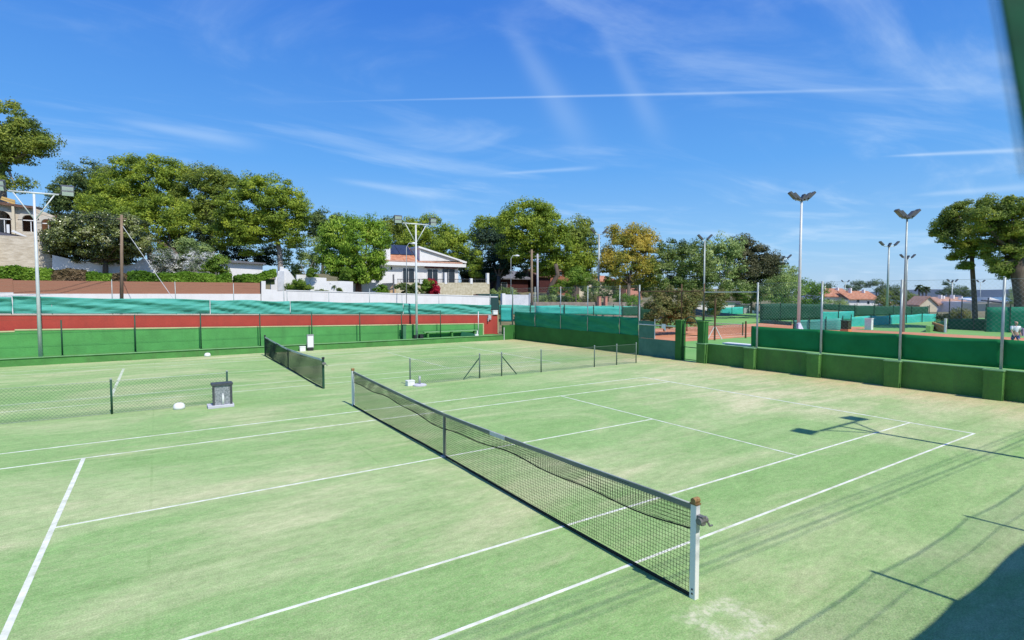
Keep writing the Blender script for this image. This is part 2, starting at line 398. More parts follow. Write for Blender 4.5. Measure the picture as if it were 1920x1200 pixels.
# ================================================================== SETTING: court surface
def turf_material():
    m, n = nt('sanded_artificial_turf')
    out = node(n, 'ShaderNodeOutputMaterial'); b = node(n, 'ShaderNodeBsdfPrincipled')
    b.inputs['Roughness'].default_value = 0.95; b.inputs['Specular IOR Level'].default_value = 0.1
    tc = node(n, 'ShaderNodeTexCoord')
    def noise(scale, stretch, detail=6, rough=0.6, dist=0.0):
        mp = node(n, 'ShaderNodeMapping'); mp.inputs['Scale'].default_value = stretch
        link(n, tc.outputs['Object'], mp.inputs['Vector'])
        t = node(n, 'ShaderNodeTexNoise'); t.inputs['Scale'].default_value = scale
        t.inputs['Detail'].default_value = detail; t.inputs['Roughness'].default_value = rough; t.inputs['Distortion'].default_value = dist
        link(n, mp.outputs['Vector'], t.inputs['Vector']); return t.outputs['Fac']
    def ramp(fac, p0, p1, c0=(0,0,0), c1=(1,1,1)):
        r = node(n, 'ShaderNodeValToRGB'); r.color_ramp.elements[0].position = p0; r.color_ramp.elements[1].position = p1
        r.color_ramp.elements[0].color = (*c0, 1); r.color_ramp.elements[1].color = (*c1, 1)
        link(n, fac, r.inputs['Fac']); return r.outputs['Color']
    def math_(op, a, bb, c=None):
        x = node(n, 'ShaderNodeMath', operation=op)
        for i, q in enumerate((a, bb, c)):
            if q is None: continue
            if isinstance(q, (int, float)): x.inputs[i].default_value = q
            else: link(n, q, x.inputs[i])
        return x.outputs[0]
    def mix(fac, A, B, mode='MIX'):
        x = node(n, 'ShaderNodeMix', data_type='RGBA', blend_type=mode)
        if isinstance(fac, (int, float)): x.inputs['Factor'].default_value = fac
        else: link(n, fac, x.inputs['Factor'])
        for nm, q in (('A', A), ('B', B)):
            sock = [s for s in x.inputs if s.name == nm and s.type == 'RGBA'][0]
            if isinstance(q, tuple): sock.default_value = (*q, 1)
            else: link(n, q, sock)
        return [s for s in x.outputs if s.type == 'RGBA'][0]
    base = ramp(noise(0.35, (0.5, 1, 1), 6), 0.3, 0.7, GREEN_A, GREEN_B)
    # sand left by the brush in long sweeps and worn patches
    s1 = ramp(noise(0.26, (0.55, 1.15, 1), 9, 0.66, 0.9), 0.45, 0.66)
    s2 = ramp(noise(1.0, (0.32, 1.5, 1), 9, 0.74, 0.5), 0.42, 0.70)
    sep = node(n, 'ShaderNodeSeparateXYZ'); link(n, tc.outputs['Object'], sep.inputs[0])
    X, Y = sep.outputs['X'], sep.outputs['Y']
    # play wears the middle of each half court and the baselines
    def bump1(v, c, w):
        return math_('POWER', 2.718, math_('MULTIPLY', -1.0, math_('POWER', math_('ABSOLUTE', math_('DIVIDE', math_('SUBTRACT', v, c), w), 0), 2.0)))
    wear = math_('ADD', math_('MULTIPLY', bump1(X, 12.6, 3.2), math_('MULTIPLY', bump1(Y, 2.6, 4.6), 0.95)),
                 math_('ADD', math_('MULTIPLY', bump1(X, -2.2, 2.4), math_('MULTIPLY', bump1(Y, -0.8, 2.4), 0.5)), math_('MULTIPLY', bump1(Y, 24.2, 1.5), 0.7)))
    wear = math_('ADD', wear, math_('MULTIPLY', bump1(X, 16.6, 2.2), 0.75))
    sand = math_('ADD', math_('MULTIPLY', s1, 0.38), math_('MULTIPLY', s2, math_('ADD', 0.15, math_('MULTIPLY', s1, 0.34))))
    sand = math_('ADD', sand, math_('MULTIPLY', wear, math_('ADD', 0.22, math_('MULTIPLY', s2, 0.62))))
    sand = math_('MINIMUM', sand, 0.85)
    col = mix(sand, base, SAND)
    # reddish sand blown against the far right wall
    edge = math_('MULTIPLY', ramp(X, 0.0, 1.0) if False else bump1(X, 18.4, 2.8), math_('ADD', 0.34, math_('MULTIPLY', s2, 0.55)))
    col = mix(edge, col, (0.50, 0.36, 0.16))
    # dark drag streaks along the court
    d1 = ramp(noise(1.1, (0.10, 2.2, 1), 5, 0.6, 0.3), 0.54, 0.7)
    col = mix(math_('MULTIPLY', d1, 0.26), col, DARKG)
    # grain of the pile
    g = noise(55, (1, 1, 1), 3, 0.7); g2 = noise(9, (0.7, 1.2, 1), 5, 0.75)
    col = mix(0.6, col, ramp(g, 0.3, 0.7, (0.25, 0.25, 0.25), (0.75, 0.75, 0.75)), 'OVERLAY')
    col = mix(0.42, col, ramp(g2, 0.3, 0.7, (0.3, 0.3, 0.3), (0.7, 0.7, 0.7)), 'OVERLAY')
    g3 = noise(2.6, (0.6, 1.4, 1), 9, 0.78, 0.5)
    col = mix(0.34, col, ramp(g3, 0.34, 0.66, (0.32, 0.32, 0.32), (0.68, 0.68, 0.68)), 'OVERLAY')
    g4 = noise(24, (0.8, 1.2, 1), 4, 0.8)
    col = mix(math_('MULTIPLY', ramp(g4, 0.5, 0.75), 0.45), col, SAND)
    # seams between turf rolls
    sm = math_('PINGPONG', math_('ADD', X, 1.3), 1.95)
    seam = math_('MULTIPLY', math_('LESS_THAN', sm, 0.02), math_('MULTIPLY', ramp(noise(0.6, (1, 1, 1), 3), 0.45, 0.6), 0.25))
    col = mix(seam, col, DARKG)
    # worn square hatch by the near net post
    cx, cy, hx, hy = PATCH
    ux = math_('ABSOLUTE', math_('SUBTRACT', X, cx), 0); uy = math_('ABSOLUTE', math_('SUBTRACT', Y, cy), 0)
    dd = math_('MAXIMUM', math_('DIVIDE', ux, hx), math_('DIVIDE', uy, hy))
    wob = noise(7, (1, 1, 1), 5, 0.7)
    dd = math_('ADD', dd, math_('MULTIPLY', math_('SUBTRACT', wob, 0.5), 1.5))
    ring = math_('MULTIPLY', math_('MULTIPLY', bump1(dd, 0.8, 0.34), 0.75), ramp(noise(11, (1, 1, 1), 5, 0.8), 0.36, 0.6))
    col = mix(math_('MINIMUM', ring, 1.0), col, (0.72, 0.68, 0.50))
    link(n, col, b.inputs['Base Color'])
    bp = node(n, 'ShaderNodeBump'); bp.inputs['Strength'].default_value = 0.35; bp.inputs['Distance'].default_value = 0.02
    link(n, g, bp.inputs['Height']); link(n, bp.outputs['Normal'], b.inputs['Normal'])
    link(n, b.outputs[0], out.inputs['Surface'])
    return m
GREEN_A, GREEN_B = (0.21, 0.385, 0.118), (0.295, 0.45, 0.172)
SAND, DARKG = (0.64, 0.59, 0.36), (0.14, 0.26, 0.07)
pc = (onZ(1365, 1165)); PATCH = (float(pc[0]), float(pc[1]), 0.32, 0.3)
M_turf = turf_material()
mb = MB(); mb.box(-30, 18.0, -13, 24.6, -0.4, 0.0); struct(mb, 'tennis_court', M_turf)

M_line = mat('worn_white_line', (0.50, 0.53, 0.36), 0.9, 0.25, 4.5, c2=(0.92, 0.92, 0.88), detail=8)
M_line2 = mat('faded_line', (0.40, 0.49, 0.28), 0.9, 0.25, 1.2, c2=(0.72, 0.74, 0.6), detail=8)
def court_lines(yc, lm, w=0.05):
    mb = MB(); h0, h1 = -0.02, 0.004; B = 11.885
    def L(x0, x1, y0, y1): mb.box(x0, x1, yc+y0, yc+y1, h0, h1)
    L(-B, B, -5.485, -5.485+w); L(-B, B, 5.485-w, 5.485)
    L(-B, -B+w*1.5, -5.485+w, 5.485-w); L(B-w*1.5, B, -5.485+w, 5.485-w)
    L(-B+w*1.5, B-w*1.5, -4.115, -4.115+w); L(-B+w*1.5, B-w*1.5, 4.115-w, 4.115)
    L(-6.4-w, -6.4+w*0.6, -4.115+w, 4.115-w); L(6.4-w, 6.4, -4.115+w, 4.115-w)
    L(-6.4+w*0.6, 6.4-w, -w/2, w/2)
    return struct(mb, 'court_lines', lm)
court_lines(0, M_line, 0.045); court_lines(16.5, M_line2, 0.06)

# green ledge along the far side of the courts
mb = MB(); mb.box(-40, 16.9, 24.35, 26.3, -0.3, 0.37); k = struct(mb, 'kerb', M_kerbg)
mb = MB(); mb.box(-40, 16.9, 24.30, 24.42, 0.372, 0.40); struct(mb, 'kerb_edge', M_lgreen)

# ground of the courts further off
def sheet(poly, z, name, m, th=0.2):
    mb = MB(); mb.slab([(x, y, z-th) for x, y in poly], (0, 0, th)); return struct(mb, name, m)
sheet([(18.0, -30), (96, -30), (96, 60), (18.0, 25.0)], -0.004, 'court_surround', M_surr, 0.3)
sheet([(26.5, 15.9), (57, 15.9), (57, 27.5), (26.5, 27.5)], 0.004, 'clay_court', M_clay, 0.05)
sheet([(44.5, -12), (52.5, -12), (52.5, 15.9), (44.5, 15.9)], 0.004, 'clay_court', M_clay, 0.05)
mb = MB()
for y in (16.9, 18.3, 25.0, 26.4): mb.box(30, 54, y, y+0.06, -0.01, 0.012)
struct(mb, 'court_lines', M_line)

# ================================================================== nets
def tennis_net(x, yc, label, postm, cordm, r, cell, mid_rope, near_rusty, group):
    root = thing('tennis_net', (x, yc, 0), label, 'tennis net', group)
    y0, y1 = yc-6.40, yc+6.40
    def top(y):
        t = abs(y-yc)/6.4
        return 0.925+0.145*t**1.3
    def bot(y):
        t = (y-y0)/(y1-y0)
        return 0.035+0.02*abs(math.sin(7*t+1))
    def bulge(y, z): return 0.03*math.sin((y-y0)*0.55)*math.sin(math.pi*min(1, z))+0.012*math.sin(y*2.1+z*3)
    mb = MB()
    ny = int((y1-y0-0.16)/cell)
    ys = np.linspace(y0+0.07, y1-0.07, ny)
    def rod(A, B, rr):
        A = np.array(A); B = np.array(B); d = B-A; d /= np.linalg.norm(d)+1e-9
        a = np.array([1.0,0,0]); b = np.cross(d, a); b /= np.linalg.norm(b)
        o = [a*rr, -a*rr*0.5+b*rr*0.87, -a*rr*0.5-b*rr*0.87]
        mb.add([A+q for q in o]+[B+q for q in o], [(0,1,4,3),(1,2,5,4),(2,0,3,5)])
    for y in ys:
        zs = [bot(y), (bot(y)+top(y))*0.5, top(y)-0.02]
        for a, c in zip(zs[:-1], zs[1:]): rod((x+bulge(y, a), y, a), (x+bulge(y, c), y, c), r)
    nz = int(1.0/cell)
    yy = np.linspace(y0+0.07, y1-0.07, 40)
    for k in range(nz+1):
        f = k/nz
        pts = [(x+bulge(y, bot(y)+(top(y)-0.02-bot(y))*f), y, bot(y)+(top(y)-0.02-bot(y))*f) for y in yy]
        for A, B in zip(pts[:-1], pts[1:]): rod(A, B, r)
    # doubled upper netting
    if mid_rope:
        def low(y): return top(y)-0.30-0.035*math.sin((y-y0)*1.15)-0.02*math.sin(y*3.1)
        for y in ys+cell*0.45:
            if y < y1-0.07: rod((x+0.012, y, low(y)), (x+0.012, y, top(y)-0.02), r)
        for k in range(7):
            f = (k+0.5)/7
            pts = [(x+0.012, y, low(y)+(top(y)-0.02-low(y))*f) for y in yy]
            for A, B in zip(pts[:-1], pts[1:]): rod(A, B, r)
    mb.build('net_mesh', cordm, root)
    if mid_rope:
        rp = MB(); rp.tube([(x+0.016, y, low(y)) for y in np.linspace(y0+0.07, y1-0.07, 60)], 0.009, 6); rp.build('net_rope', M_cord, root, smooth=True)
    hb = MB()
    hb.grid(lambda a, b: (x-0.012, y0+0.06+a*(y1-y0-0.12), top(y0+0.06+a*(y1-y0-0.12))-0.055+0.06*b), 40, 1, (0.024, 0, 0))
    hbo = hb.build('headband', M_band if mid_rope else M_wband, root)
    if mid_rope:
        pt = MB(); yq = yc-2.4
        pt.grid(lambda a, b: (x-0.017, yq+a*0.5, top(yq+a*0.5)-0.06+0.07*b), 6, 1, (0.034, 0, 0)); pt.build('white_patch', M_wband, hbo)
    tpe = MB(); tpe.tube([(x, q_, top(q_)+0.006) for q_ in np.linspace(y0+0.07, y1-0.07, 40)], 0.011, 6); tpe.build('top_highlight', mat('painted_net_highlight', (0.36, 0.4, 0.37), 0.8, 0.4, 1.5), hbo, smooth=True)  # pale tube added as the highlight along the headband's top edge
    bb = MB()
    bb.grid(lambda a, b: (x-0.02-0.02*math.sin(a*9), y0+0.06+a*(y1-y0-0.12), 0.004+0.036*b), 40, 1, (0.02, 0, 0)); bb.build('bottom_band', M_cord, root)
    st = MB(); st.box(x-0.022, x+0.03, yc-0.025, yc+0.025, 0.01, top(yc)+0.004); so = st.build('centre_strap', M_band if mid_rope else M_cord2, root)
    an = MB(); an.box(x-0.06, x+0.06, yc-0.06, yc+0.06, 0, 0.03); an.build('anchor', M_conc, so)
    for y, s in ((y0, -1), (y1, 1)):
        p = MB(); p.box(x-0.035, x+0.035, y-0.04, y+0.04, -0.02, 1.085)
        po = p.build('post', postm, root, bevel=0.006)
        c = MB(); c.box(x-0.042, x+0.042, y-0.045, y+0.045, 1.086, 1.105); c.tube([(x-0.045, y, 1.13), (x+0.045, y, 1.13)], 0.035, 10)
        c.build('pulley_cap', M_rust if near_rusty else M_dark, po)
        if s == -1:
            w = MB(); w.box(x-0.03, x+0.03, y-0.12, y-0.041, 0.88, 0.98); w.tube([(x-0.06, y-0.09, 0.93), (x+0.07, y-0.09, 0.93)], 0.038, 10)
            w.tube([(x+0.07, y-0.09, 0.93), (x+0.09, y-0.13, 0.86), (x+0.13, y-0.13, 0.86)], 0.012, 6)
            w.build('winder', mat('grey_winder', (0.2, 0.2, 0.19), 0.6, 0.4, 20, metal=0.3), po)
            bs = MB(); bs.tube([(x-0.04, y, 0.06), (x+0.045, y, 0.06)], 0.012, 6); bs.tube([(x-0.04, y, 0.11), (x+0.045, y, 0.11)], 0.012, 6); bs.build('bolt', M_dark, po)
    return root
tennis_net(0.0, 0.0, 'near tennis net with white posts and a grey-green headband', M_whitep, M_cord, 0.0027, 0.046, True, True, 'tennis nets')
tennis_net(0.0, 16.4, 'further tennis net with dark green posts and a white headband', M_gpost, M_cord2, 0.0042, 0.046, False, False, 'tennis nets')

# ================================================================== low wire fences between the courts (y = 9)
def low_fence(label, xs, mesh_spans, gate=None):
    root = thing('low_wire_fence', (np.mean(xs), 9.0, 0), label, 'fence', 'low wire fences between the courts')
    for x in xs:
        mb = MB(); mb.tube([(x, 9.0, -0.05), (x, 9.0, 1.0)], 0.03, 8); p = mb.build('post', M_gpost if gate is None else M_fgrey, root, smooth=True)
        c = MB(); c.lathe((x, 9.0, 1.0), [(0.034, 0), (0.034, 0.02), (0.01, 0.035)], 8); c.build('cap', M_galv, p)
    mb = MB(); w = MB()
    for a, b in mesh_spans:
        chainlink(mb, (a, 9.0), (1, 0), b-a, 0.02, 0.96, 0.065, 0.0032)
        for z in (0.03, 0.5, 0.96): w.tube([(a, 9.0, z), (b, 9.0, z)], 0.004, 4)
    mb.build('wire_mesh', M_fmesh, root); w.build('tension_wire', M_galv, root)
    if gate:
        for x, dx in gate:
            mb = MB(); mb.tube([(x, 9.0, 0.86), (x+dx, 9.0, 0.03)], 0.022, 6); mb.build('brace', M_gpost, root)
    return root
M_fgrey = mat('dull_green_grey_steel', (0.12, 0.17, 0.13), 0.6, 0.2, 5)
M_fmesh = mat('green_chain_link_wire', (0.05, 0.11, 0.06), 0.6, 0.2, 5)
low_fence('low green wire fence at the left between the two courts', [-12.2, -9.2, -6.2, -3.23], [(-12.2, -3.23)])
low_fence('low wire fence with braced gate posts right of the nets', [2.97, 6.02, 7.09, 9.16, 12.3, 13.75, 15.09], [(2.97, 15.09)], [(6.02, -0.75), (7.09, 0.75)])

# things standing at the low fences
r = thing('ball_bin', (-3.45, 8.45, 0), 'grey metal bin with perforated panel on a pale base by the low fence', 'bin')
mb = MB(); mb.box(-3.83, -3.12, 8.2, 8.68, 0, 0.085); mb.build('base', mat('lilac_concrete', (0.55, 0.54, 0.6), 0.85, 0.1, 5), r, bevel=0.01)
mb = MB(); mb.box(-3.66, -3.20, 8.3, 8.62, 0.086, 0.68); b_ = mb.build('body', mat('grey_perforated_sheet', (0.1, 0.12, 0.13), 0.6, 0.3, 30, c2=(0.45, 0.48, 0.5)), r)
mb = MB()
mb.box(-3.70, -3.64, 8.27, 8.33, 0.086, 0.68); mb.box(-3.22, -3.16, 8.27, 8.33, 0.086, 0.68); mb.box(-3.72, -3.14, 8.26, 8.66, 0.68, 0.74)
mb.build('frame', mat('dark_grey_frame', (0.07, 0.08, 0.085), 0.6, 0.3, 8), r)
mb = MB(); mb.lathe((-3.42, 8.26, 0.09), [(0.035, 0), (0.035, 0.2), (0.03, 0.27), (0.015, 0.31), (0.015, 0.34)], 10)
solo(mb, 'bottle', M_whitep, 'white bottle standing on the base of the grey bin', 'bottle', smooth=True)
p = onZ(336, 767)
def dome_tub(p, label, rr, h):
    mb = MB(); mb.lathe((p[0], p[1], 0), [(rr, 0), (rr, h*0.35), (rr*0.92, h*0.65), (rr*0.72, h*0.88), (rr*0.35, h)], 18)
    return solo(mb, 'tub', M_whitep, label, 'tub', 'white plastic tubs on the court edge', smooth=True)
dome_tub(p, 'white upturned tub left of the grey bin by the low fence', 0.16, 0.19)
q = onZ(388, 667, 0); dome_tub((q[0], 24.15, 0), 'small white tub at the foot of the green ledge, left of the nets', 0.16, 0.2)
q = onZ(563, 657, 0)
def crate(p, label, w, d, h):
    mb = MB(); mb.box(p[0]-w, p[0]+w, p[1]-d, p[1]+d, 0, h); mb.box(p[0]-w-0.01, p[0]+w+0.01, p[1]-d-0.01, p[1]+d+0.01, h*0.82, h*1.02)
    return solo(mb, 'box', M_whitep, label, 'box', 'white boxes on the court edge', bevel=0.008)
crate((q[0], 24.1), 'white box at the green ledge behind the further net', 0.16, 0.12, 0.3)
q = onZ(769, 723, 0); crate(q, 'white box beside the low fence end post, right of the near net', 0.14, 0.12, 0.2)
q = onZ(787, 723, 0)
r = thing('parasol_stand', (q[0], q[1], 0), 'grey round stand with a short tube beside the low fence', 'parasol stand')
mb = MB(); mb.lathe((q[0], q[1], 0), [(0.26, 0), (0.26, 0.04), (0.2, 0.065), (0.05, 0.075)], 20); mb.build('base', mat('lilac_concrete', (0.55, 0.54, 0.6)), r)
mb = MB(); mb.tube([(q[0], q[1], 0.06), (q[0], q[1], 0.36)], 0.045, 10); mb.build('tube', M_galv, r, smooth=True)

# ================================================================== far-left boundary: ledge fence, green wall, red wall, teal windscreen
YW = 25.5
def zline(pairs):
    xs = [onY(u, v, YW)[0] for u, v in pairs]; zs = [onY(u, v, YW)[2] for u, v in pairs]
    def f(x): return float(np.interp(x, xs, zs))
    return f
gz = zline([(0, 618), (480, 612), (905, 606)])
XL, XR = -32.0, 15.75
root = thing('green_wall', (0, YW, 0.37), 'long low green wall with a cream top edge behind the far court', 'wall')
xs = [XL, -10.95, -10.949, -5, 0, 5, 10, XR]
def gtop(x): return gz(max(x, -11.5)) + (-0.07 if x < -10.9495 else 0)
mb = MB(); mb.slab([(XL, YW, 0.37)]+[(XR, YW, 0.37)]+[(x, YW, gtop(x)-0.06) for x in reversed(xs)], (0, 0.22, 0)); mb.build('wall', M_wallg, root)
mb = MB()
for a, b in zip(xs[:-1], xs[1:]):
    if b-a < 0.01: continue
    mb.slab([(a, YW-0.02, gtop(a)-0.06), (b, YW-0.02, gtop(b if b != -10.949 else -10.95)-0.06), (b, YW-0.02, gtop(b if b != -10.949 else -10.95)), (a, YW-0.02, gtop(a))], (0, 0.26, 0))
mb.box(XR, XR+0.1, YW-0.02, YW+0.22, 0.37, gtop(XR)); mb.build('cream_edge', M_cream, root)

YR = 25.9
def onR(u, v): return onY(u, v, YR)
root = thing('red_wall', (0, YR, 0.37), 'long red wall rising behind the low green wall', 'wall')
rt = lambda x: float(np.interp(x, [onR(0,591)[0], onR(480,591)[0], onR(935,591)[0]], [onR(0,591)[2], onR(480,591)[2], onR(935,591)[2]]))
xe = float(onR(934, 600)[0])
mb = MB(); mb.slab([(XL, YR, 0.3), (xe, YR, 0.3), (xe, YR, rt(xe)), (0, YR, rt(0)), (-12, YR, rt(-12)), (XL, YR, rt(-12)+0.3)], (0, 0.25, 0)); mb.build('wall', M_red, root)
mb = MB(); mb.slab([(XL, YR-0.03, rt(-12)+0.302), (-12, YR-0.03, rt(-12)+0.002), (0, YR-0.03, rt(0)+0.002), (xe, YR-0.03, rt(xe)+0.002), (xe, YR-0.03, rt(xe)+0.05), (0, YR-0.03, rt(0)+0.05), (-12, YR-0.03, rt(-12)+0.05), (XL, YR-0.03, rt(-12)+0.35)], (0, 0.31, 0)); mb.build('coping', mat('pinkish_coping', (0.5, 0.36, 0.28), 0.85), root)
q = onR(915, 592)
mb = MB(); mb.box(xe-0.06, xe, YR-0.04, YR, 0.38, rt(xe)); mb.build('end_strip', M_cream, root)
q = onY(918, 594, YR-0.1)
mb = MB(); mb.box(q[0]-0.12, q[0]+0.14, YR-0.12, YR-0.01, q[2]-0.22, q[2]+0.16); mb.box(q[0]-0.18, q[0]-0.1, YR-0.16, YR-0.02, q[2]-0.35, q[2]-0.1)
solo(mb, 'switch_box', mat('grey_switch_box', (0.45, 0.45, 0.46), 0.5, 0.5, 8), 'small grey box on the red wall at its right end', 'box')
q = onY(928, 587, YR)
mb = MB(); mb.box(q[0]-0.2, q[0]+0.2, YR-0.1, YR+0.1, rt(q[0])+0.06, rt(q[0])+0.36); mb.box(q[0]-0.22, q[0]+0.22, YR-0.12, YR+0.12, rt(q[0])+0.34, rt(q[0])+0.39)
solo(mb, 'meter_box', M_whitep, 'white box on top of the red wall at its right end', 'box')

root = thing('windscreen_fence', (0, YR+0.15, 2.0), 'long teal windscreen fence on top of the red wall', 'fence')
tt = lambda x: float(np.interp(x, [onR(0,555)[0], onR(250,559)[0], onR(480,563)[0], onR(918,571)[0]], [onR(0,555)[2], onR(250,559)[2], onR(480,563)[2], onR(918,571)[2]]))
xt = float(onR(923, 570)[0]); x = -22.0; seg = 0
posts = [float(onR(u, 540)[0]) for u in (20, 97, 211, 331, 440, 535, 621, 695, 757, 826)]
def tealpanel(a, b):
    mb = MB(); ph = random.uniform(0, 6)
    f = lambda s, t: (a+(b-a)*s, YR+0.12+0.06*math.sin(s*5+ph)*math.sin(t*3)+0.04*math.sin(t*9+s*14+ph)+0.03*math.sin(t*17-s*23+ph)*math.sin(s*31), rt(a+(b-a)*s)+0.07+(tt(a+(b-a)*s)-rt(a+(b-a)*s)-0.07+0.03*math.sin(s*9+ph)-0.02)*t)
    mb.grid(f, 60, 16, (0, 0.006, 0)); return mb.build('fabric', M_teal, root, smooth=True)
edges = [-22, float(onR(22,570)[0])-0.0, float(onR(394,570)[0]), float(onR(545,570)[0]), float(onR(757,570)[0]), xt]
for a, b in zip(edges[:-1], edges[1:]): tealpanel(a+0.015, b-0.015)
for i, (u, top) in enumerate([(20, 560), (97, 560), (211, 524), (331, 528), (440, 531), (535, 536), (541, 546), (619, 549), (695, 541), (757, 552), (826, 550), (922, 552)]):
    b0 = onR(u, 592); t0 = onR(u, top)
    mb = MB(); mb.tube([(b0[0], YR+0.24, rt(b0[0])-0.05), (b0[0]+random.uniform(-0.03, 0.03), YR+0.24, t0[2])], 0.022, 7); mb.build('post', M_galv, root, smooth=True)
# dark green posts on the ledge
root = thing('ledge_fence', (2, 25.0, 0.37), 'row of thin dark green fence posts on the green ledge', 'fence')
for u, tp in ((116, 600), (254, 590), (377, 588), (488, 588), (585, 586), (675, 586), (753, 584), (826, 582), (897, 584)):
    b0 = onY(u, 640, 25.0); zt = onY(u, tp, 25.0)[2]
    mb = MB(); mb.tube([(b0[0], 25.0, 0.36), (b0[0], 25.0, zt)], 0.033, 7); po = mb.build('post', M_gpost if u < 890 else M_galvl, root, smooth=True)
    mb = MB(); mb.box(b0[0]-0.06, b0[0]+0.06, 24.94, 25.06, 0.37, 0.385); mb.build('foot_plate', M_gpost, po)
mb = MB()
for z in (0.9, 1.5, 2.2): mb.tube([(-12, 25.0, z), (15.5, 25.0, z-0.0)], 0.004, 4)
mb.build('tension_wire', M_gpost, root)
q = onY(757, 637, 24.9)
mb = MB(); mb.box(q[0]-0.02, q[0]+0.2, 24.95, 25.2, 0.37, 1.35); mb.box(q[0]-0.05, q[0]+0.23, 24.93, 25.22, 1.33, 1.37)
solo(mb, 'green_cabinet', mat('dull_green_cabinet', (0.07, 0.2, 0.11), 0.7, 0.15, 3), 'narrow dull green cabinet standing on the ledge by a fence post', 'cabinet')
# bench
a = onY(795, 624, 25.15); b = onY(897, 622, 25.15)
root = thing('bench', ((a[0]+b[0])/2, 25.2, 0.37), 'green bench with a pale seat edge on the ledge, right of the lamp mast', 'bench')
mb = MB(); mb.box(a[0], b[0], 25.05, 25.38, 0.74, 0.79); mb.build('seat', M_lgreen, root)
for xx in (a[0]+0.3, (a[0]+b[0])/2, b[0]-0.3):
    mb = MB(); mb.box(xx-0.06, xx+0.06, 25.1, 25.34, 0.37, 0.74); mb.build('leg', M_kerbg, root)
q = onY(875, 628, 25.0)
mb = MB(); mb.slab([(q[0]-0.55, 24.9, 0.38), (q[0]-0.45, 24.9, 0.72), (q[0]+0.5, 24.9, 0.58), (q[0]+0.6, 24.9, 0.38)], (0, 0.1, 0)); solo(mb, 'green_sack', mat('dark_green_cloth', (0.015, 0.12, 0.06)), 'dark green folded cover leaning on the bench', 'cover')
q = onY(893, 629, 24.85); mb = MB(); mb.box(q[0]-0.14, q[0]+0.14, 24.75, 24.95, 0.38, 0.5); mb.box(q[0]+0.04, q[0]+0.12, 24.8, 24.9, 0.5, 0.75)
solo(mb, 'jug', M_whitep, 'small white jug on the ledge at the right end of the bench', 'jug')
# white framed board on the ledge edge
q = onY(582, 648, 24.2)
root = thing('notice_board', (q[0], 24.22, 0.0), 'white framed board on a black foot against the green ledge', 'board')
zt = onY(582, 627, 24.2)[2]
mb = MB(); mb.box(q[0]-0.2, q[0]+0.2, 24.16, 24.28, 0.18, zt); mb.build('frame', mat('grey_frame', (0.3, 0.31, 0.32)), root)
mb = MB(); mb.box(q[0]-0.165, q[0]+0.165, 24.145, 24.16, 0.22, zt-0.1); mb.build('panel', M_whitep, root)
mb = MB(); mb.box(q[0]-0.17, q[0]+0.17, 24.15, 24.29, 0.0, 0.18); mb.build('foot', M_dark, root)

# ================================================================== lamp masts
def floodlight(mb, mg, c, face, tilt, w=0.36, h=0.42, d=0.2):
    """housing in mb and glass in mg, facing horizontal direction face, tilted down"""
    f = np.array([face[0]*math.cos(tilt), face[1]*math.cos(tilt), -math.sin(tilt)]); s = np.array([-face[1], face[0], 0.0]); u = np.cross(f, s)*-1
    c = np.array(c); mb.obox(c, f*d/2, s*w, u*h/2)
    mg.obox(c+f*(d/2+0.008), f*0.006, s*w*0.86, u*h*0.42)
def t_mast(b, H, label, aim, group='lamp masts of the courts', half=0.95, z0=0.37):
    root = thing('lamp_mast', (b[0], b[1], z0), label, 'lamp mast', group)
    x, y = b[0], b[1]
    mb = MB(); mb.tube([(x, y, z0-0.05), (x, y, z0+3.5), (x, y, z0+H-0.15)], [0.088, 0.074, 0.05], 12); mb.build('pole', M_galvl, root, smooth=True)
    mb = MB(); mb.tube([(x-half, y, z0+H-0.1), (x+half, y, z0+H-0.1)], 0.045, 8)
    mb.tube([(x-half*0.82, y, z0+H-0.12), (x-0.05, y, z0+H-1.35)], 0.03, 6); mb.tube([(x+half*0.82, y, z0+H-0.12), (x+0.05, y, z0+H-1.35)], 0.03, 6)
    mb.build('crossarm', M_galvl, root, smooth=True)
    for s in (-1, 1):
        for k in range(2):
            h_ = MB(); g_ = MB(); floodlight(h_, g_, (x+s*(half+0.34), y+0.02, z0+H+0.02+0.25*k), (s*0.15, aim), 0.5, 0.26, 0.23, 0.2)
            h_.tube([(x+s*(half), y, z0+H-0.08), (x+s*(half+0.36), y, z0+H+0.05+0.25*k)], 0.025, 6)
            f_ = h_.build('floodlight', M_lampb, root, bevel=0.01); g_.build('glass', M_glass, f_)
    return root
t_mast((-9.94, 24.95), 8.15, 'pale lamp mast with crossarm standing at the far left of the green ledge', -1)
t_mast((10.1, 24.95), 8.05, 'pale lamp mast with crossarm standing on the green ledge in front of the villa', -1)
q = onY(784, 635, 24.85)
mb = MB(); mb.box(q[0]-0.28, q[0]-0.12, 24.8, 25.1, 0.37, 0.62); mb.box(q[0]+0.12, q[0]+0.38, 24.8, 25.1, 0.37, 0.66); mb.box(q[0]-0.12, q[0]+0.12, 25.06, 25.14, 0.37, 0.55)
solo(mb, 'cable_box', M_dark, 'black box round the foot of the middle lamp mast', 'box')
# the mast whose shadow lies across the near court (outside the picture, right)
t_mast((10.45, -9.62), 9.0, 'pale lamp mast beside the near court whose shadow crosses the baseline', 1, z0=0.0)

